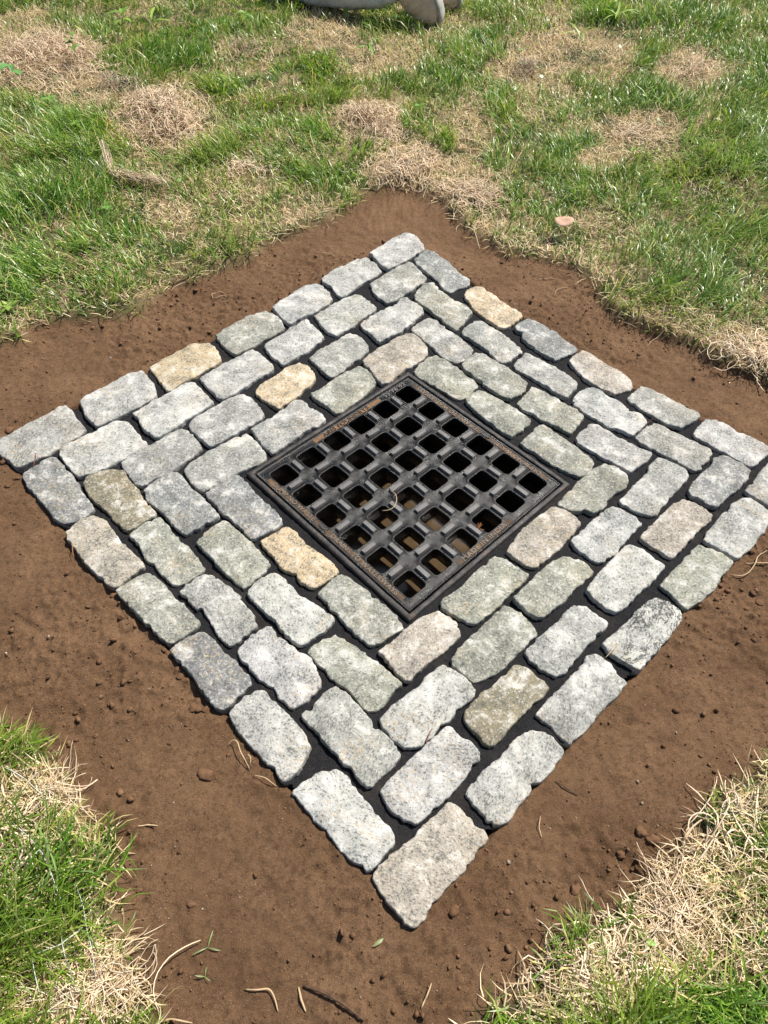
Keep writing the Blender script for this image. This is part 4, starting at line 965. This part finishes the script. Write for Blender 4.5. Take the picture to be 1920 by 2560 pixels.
weed('toothed yellow green weed above the left turf edge', 15, 655, 5, 0.04, 0.6, 0.03, (0.25, 0.36, 0.07))
weed('tiny bright weed in the lower right corner turf', 1625, 2145, 4, 0.022, 0.6, 0.02, (0.2, 0.34, 0.06))
weed('small weed in the lower right turf by the looping straw', 1395, 2030, 3, 0.016, 0.6, 0.02, (0.2, 0.34, 0.06))
weed('green sprig torn loose on the soil near the lower left turf', 435, 1995 + 45, 3, 0.024, 0.10, 0.004, (0.20, 0.26, 0.10), 'sprigs lying on the soil')
weed('green sprig on the soil close to the bottom left edge', 430, 2105, 3, 0.016, 0.14, 0.004, (0.20, 0.26, 0.10), 'sprigs lying on the soil')
weed('single green blade lying below the bottom stone', 825, 2020, 1, 0.022, 0.26, 0.004, (0.24, 0.28, 0.12), 'sprigs lying on the soil')
weed('small grass sprig on the soil before the lower right turf', 1255, 2000 - 15, 3, 0.035, 0.1, 0.008, (0.22, 0.30, 0.07), 'sprigs lying on the soil')
weed('grass sprig rooted at the tip of the lower right turf', 1190, 2085, 5, 0.045, 0.09, 0.01, (0.18, 0.29, 0.07), 'sprigs lying on the soil')
# clover leaves through the upper lawn
n = 450
x = rng.uniform(-3, 3.4, n * 3); y = rng.uniform(1.0, 4.2, n * 3)
kk = (rng.random(n * 3) < 0.2 + 0.8 * np.exp(-((x - 0.8) / 0.9) ** 2 - ((y - 2.9) / 0.8) ** 2)) & in_view(x, y, 200, 50) & (poly_sd(x, y, SOIL) > 0.05)
x, y = x[kk][:n], y[kk][:n]; n = len(x); hz = height(x, y)[0] + rng.uniform(0.03, 0.06, n)
A = rng.random(n) * 6.28; S = rng.uniform(0.006, 0.012, n); V = []; 
tl = rng.normal(0, .35, (n, 2))
for k in range(8):
    a = 2 * math.pi * k / 8; rx_ = np.cos(a) * S; ry_ = np.sin(a) * S * 0.75
    X = rx_ * np.cos(A) - ry_ * np.sin(A); Y = rx_ * np.sin(A) + ry_ * np.cos(A)
    V.append(np.stack([x + X, y + Y, hz + X * tl[:, 0] + Y * tl[:, 1]], 1))
V = np.stack(V, 1).reshape(-1, 3); F8 = (np.arange(n) * 8)[:, None] + np.arange(8)[None]
C = np.repeat(pick(n, [(0.15, 0.28, 0.05), (0.22, 0.34, 0.07), (0.10, 0.2, 0.04)], [.5, .3, .2]), 8, 0)
tag(link('clover_leaves', mesh_np('clover_leaves', V, [F8], C), M['leaf']), 'small round clover leaves scattered in the far lawn', 'clover', kind='stuff')
# dry brown leaf
lf = ground((1405, 569), 0.05)
bm = bmesh.new(); NS = 18; rings = []
for rr_ in (1.0, 0.6, 0.25):
    rings.append([bm.verts.new((0.037 * rr_ * math.cos(2 * math.pi * k / NS) * (1 + 0.08 * math.cos(6.28 * k / NS * 3)), 0.030 * rr_ * math.sin(2 * math.pi * k / NS), 0.004 * rr_ ** 2 * math.cos(2 * math.pi * k / NS * 2) + 0.004 * rr_)) for k in range(NS)])
cv = bm.verts.new((0, 0, 0))
for p, q in zip(rings[:-1], rings[1:]):
    for k in range(NS): bm.faces.new((p[k], p[(k + 1) % NS], q[(k + 1) % NS], q[k]))
for k in range(NS): bm.faces.new((rings[-1][k], rings[-1][(k + 1) % NS], cv))
lme = bm_mesh('dry_leaf', bm, True)
lo = link('dry_leaf', lme, M['dryleaf'], None, (lf[0], lf[1], 0.075), (0.12, -0.05, 0.1))
sm = lo.modifiers.new('thickness', 'SOLIDIFY'); sm.thickness = 0.0008
tag(lo, 'pinkish brown dry leaf lying on the grass right of the soil', 'leaf')

# ------------------------------------------------------------------ soil crumbs, clods and pebbles
def ico(sub):
    bm = bmesh.new(); bmesh.ops.create_icosphere(bm, subdivisions=sub, radius=1.0)
    V = np.array([v.co[:] for v in bm.verts]); F = np.array([[v.index for v in f.verts] for f in bm.faces]); bm.free(); return V, F
IV, IF = ico(1)
def crumbs(x, y, s, cols, name, label, cat, mat, sink=0.35):
    n = len(x); z = height(x, y)[0]
    A = rng.random((n, 3)) * 6.28
    B = IV[None] * (1 + rng.normal(0, 0.26, (n, len(IV), 1)))
    B = B * rng.uniform(0.65, 1.25, (n, 1, 3)) * np.array([1, 1, 0.8])
    ca, sa = np.cos(A[:, :1]), np.sin(A[:, :1])
    X = B[..., 0] * ca - B[..., 1] * sa; Y = B[..., 0] * sa + B[..., 1] * ca
    V = np.stack([x[:, None] + X * s[:, None], y[:, None] + Y * s[:, None], (z + s * (0.8 - sink))[:, None] + B[..., 2] * s[:, None]], -1).reshape(-1, 3)
    F = (np.arange(n) * len(IV))[:, None, None] + IF[None]
    me = mesh_np(name, V, [F.reshape(-1, 3)], np.repeat(cols, len(IV), 0), smooth=False)
    return tag(link(name, me, mat), label, cat, kind='stuff')
x = rng.uniform(-1.35, 1.4, 90000); y = rng.uniform(-1.32, 1.15, 90000)
_, lw, sd = height(x, y); sp = poly_sd(x, y, PAVE)
zone = sstep(0.50, 0.66, fbm(x * 5 + 3, y * 5, 8, 2))
near = np.exp(-((sd + 0.04) / 0.05) ** 2) + 0.9 * np.exp(-((sp - 0.03) / 0.03) ** 2) * (fbm(x * 6, y * 6, 15, 2) > 0.5)
k = (lw < 0.4) & (sp > 0.004) & (rng.random(len(x)) < 0.10 + 0.25 * zone + 0.35 * near)
x, y = x[k], y[k]; n = len(x)
s = np.clip(0.0011 * rng.pareto(2.6, n) + 0.0009, 0.0009, 0.0070)
cols = pick(n, [(0.165, 0.090, 0.046), (0.210, 0.120, 0.065), (0.125, 0.067, 0.034)], [.5, .3, .2])
crumbs(x, y, s, cols, 'soil_crumbs', 'loose brown crumbs of soil on the bare bed', 'soil', M['crumb'])
n = 260
x = rng.uniform(-1.2, 1.2, 1200); y = rng.uniform(-1.25, 0.9, 1200)
_, lw, sd = height(x, y); sp = poly_sd(x, y, PAVE); k = (lw < 0.3) & (sp > 0.01); x, y = x[k][:n], y[k][:n]; n = len(x)
crumbs(x, y, np.clip(0.001 * rng.pareto(3, n) + 0.0012, 0.001, 0.004), pick(n, [(0.46, 0.40, 0.33), (0.38, 0.29, 0.20), (0.6, 0.57, 0.52)], [.4, .4, .2]), 'grit', 'tiny pale grit and pebbles in the soil', 'grit', M['crumb'])
# the few large clods
IV2, IF2 = ico(3)
def clod(px_, py_, r, i):
    c = ground((px_, py_), -0.005); z = float(height(np.array([c[0]]), np.array([c[1]]))[0][0])
    rg_ = np.random.default_rng(900 + i)
    V = IV2 * rg_.uniform(0.75, 1.25, 3) * np.array([1, 1, 0.6])
    d = fbm(V[:, 0] * 1.6 + i, V[:, 1] * 1.6 + V[:, 2] * 1.3, 200 + i, 3) - 0.5
    d2 = fbm(V[:, 0] * 5 + i, V[:, 1] * 5 + V[:, 2] * 4, 300 + i, 2) - 0.5
    V = V * (1 + 0.9 * d + 0.35 * d2)[:, None] * r
    o = link('soil_clod', mesh_np('soil_clod', V, [IF2], np.tile(np.array([(0.155, 0.084, 0.043)]) * rg_.uniform(.85, 1.15), (len(V), 1))), M['crumb'], None, (c[0], c[1], z + r * 0.10))
    tag(o, 'rounded brown clod of soil lying on the bare bed', 'clod', 'soil clods on the bare bed')
for i, (t_, a, b, r) in enumerate([('U2', 100, 450, 40), ('U2', 30, 262, 28), ('U2', 700, 1215, 44), ('U2', 822, 1220, 42), ('U2', 460, 735, 26), ('U2', 590, 950, 30), ('R7', 885, 405, 40), ('R7', 850, 120, 24), ('R7', 890, 122, 22),
                                   ('R7', 600, 905, 14), ('R7', 575, 955, 14), ('R7', 410, 235, 15), ('R7', 825, 965, 16), ('R8', 1110, 655, 30), ('R8', 1160, 690, 30), ('R8', 1030, 750, 26), ('R8', 835, 905, 26), ('R8', 310, 985, 24), ('R8', 860, 1160, 34),
                                   ('V1', 675, 900, 15), ('V1', 555, 1022, 20), ('V1', 880, 940, 26), ('V1', 720, 935, 20), ('V1', 912, 1000, 22), ('V1', 840, 1030, 18), ('V1', 930, 600, 20), ('V1', 855, 700, 22),
                                   ('T3', 125, 965, 30), ('T3', 60, 560, 40), ('T3', 20, 830, 30), ('T3', 250, 440, 24), ('T2', 515, 600, 20), ('T2', 640, 555, 26), ('T2', 985, 290, 22), ('T1', 660, 130, 22)]):
    t = TILE[t_]; p = (t[0] + a / t[2], t[1] + b / t[2])
    c = ground(p, 0); dd = math.hypot(math.hypot(c[0] - CL[0], c[1] - CL[1]), CL[2])
    clod(p[0], p[1], r / t[2] * dd / FPX * 0.8, i)

# ------------------------------------------------------------------ kneeling person at the top edge: trouser legs and boots
def loft(name, path, secs, n=28, wr=0.006, seed=1, cap=True):
    """path: centre points; secs: (half width, half height); closed tube with cloth-like wrinkles."""
    path = np.array(path, float); m0 = len(path); m = 44
    t0 = np.linspace(0, 1, m0); t = np.linspace(0, 1, m)
    def sm(a):
        b = np.interp(t, t0, a)
        for _ in range(3): b[1:-1] = (b[:-2] + 2 * b[1:-1] + b[2:]) / 4
        return b
    P = np.stack([sm(path[:, i]) for i in range(3)], 1); A = sm(np.array([s[0] for s in secs])); B = sm(np.array([s[1] for s in secs]))
    T = np.gradient(P, axis=0); T /= np.linalg.norm(T, axis=1)[:, None]
    ref = np.array([0.15, 1.0, 0.1]); S = np.cross(T, np.cross(ref, T)); S /= np.linalg.norm(S, axis=1)[:, None]; U = np.cross(S, T)
    V = []
    for k in range(m):
        a = np.linspace(0, 2 * math.pi, n, endpoint=False)
        wv = 1 + wr / max(A[k], 1e-3) * (fbm(np.full(n, k * 0.55) + 2 * np.cos(a), 2 * np.sin(a) + k * 0.2, seed, 3) - 0.5) * 2
        ea = np.sign(np.cos(a)) * np.abs(np.cos(a)) ** 0.85; eb = np.sign(np.sin(a)) * np.abs(np.sin(a)) ** 0.85
        V.append(P[k] + S[k] * (ea * A[k] * wv)[:, None] + U[k] * (eb * B[k] * wv)[:, None])
    V = np.vstack(V + [P[:1], P[-1:]])
    F = []; ar = np.arange(n)
    for k in range(m - 1): F.append(np.stack([k * n + ar, k * n + (ar + 1) % n, (k + 1) * n + (ar + 1) % n, (k + 1) * n + ar], 1))
    c0 = m * n; T3 = np.vstack([np.stack([(ar + 1) % n, ar, np.full(n, c0)], 1), np.stack([(m - 1) * n + ar, (m - 1) * n + (ar + 1) % n, np.full(n, c0 + 1)], 1)])
    return mesh_np(name, V, [np.vstack(F), T3])
person = bpy.data.objects.new('person', None); COL.objects.link(person); person.empty_display_size = 0.1
bp = ground((1003, 66), 0.03)
person.location = (bp[0], bp[1], 0.0); person.scale = (1.3, 1.3, 1.3)
tag(person, 'kneeling person in grey trousers and tan work boots at the top edge', 'person')
# near leg, local frame: x to the right, y away from the camera, z up
def leg(y0, s):
    pth = [(-0.02, 0.075, 0.160), (-0.06, 0.085, 0.140), (-0.15, 0.11, 0.125), (-0.28, 0.17, 0.110), (-0.40, 0.24, 0.095), (-0.47, 0.29, 0.110), (-0.50, 0.32, 0.16), (-0.48, 0.34, 0.21)]
    sec = [(0.050, 0.050), (0.062, 0.060), (0.070, 0.070), (0.076, 0.072), (0.074, 0.070), (0.080, 0.078), (0.085, 0.08), (0.080, 0.075)]
    return loft('trouser_leg', [(a, b + y0, c) for a, b, c in pth], sec, wr=0.014, seed=s)
link('trouser_leg', leg(0.0, 3), M['trouser'], person)
link('trouser_leg', leg(0.24, 8), M['trouser'], person)
def boot(x0, y0, yaw, s):
    # toes tucked on the ground, heel up: the sole faces right
    pth = [(-0.055, 0, 0.185), (-0.025, 0, 0.165), (0.015, 0, 0.145), (0.055, 0, 0.115), (0.090, 0, 0.080), (0.105, 0, 0.050), (0.095, 0, 0.030)]
    sec = [(0.048, 0.052), (0.052, 0.058), (0.055, 0.066), (0.055, 0.072), (0.054, 0.068), (0.050, 0.052), (0.040, 0.030)]
    b = link('boot', loft('boot', pth, sec, wr=0.006, seed=s), M['boot'], person, (x0, y0, 0), (0, 0, yaw))
    sp_ = [(0.058, 0, 0.255), (0.075, 0, 0.215), (0.105, 0, 0.160), (0.140, 0, 0.105), (0.158, 0, 0.055), (0.150, 0, 0.022), (0.120, 0, 0.006)]
    link('sole', loft('sole', sp_, [(0.036, 0.014), (0.040, 0.017), (0.042, 0.015), (0.050, 0.014), (0.050, 0.014), (0.044, 0.014), (0.030, 0.012)], wr=0.002, seed=s + 5), M['sole'], b)
boot(0.02, 0.06, 0.0, 4)
boot(0.115, 0.26, 0.1, 6)
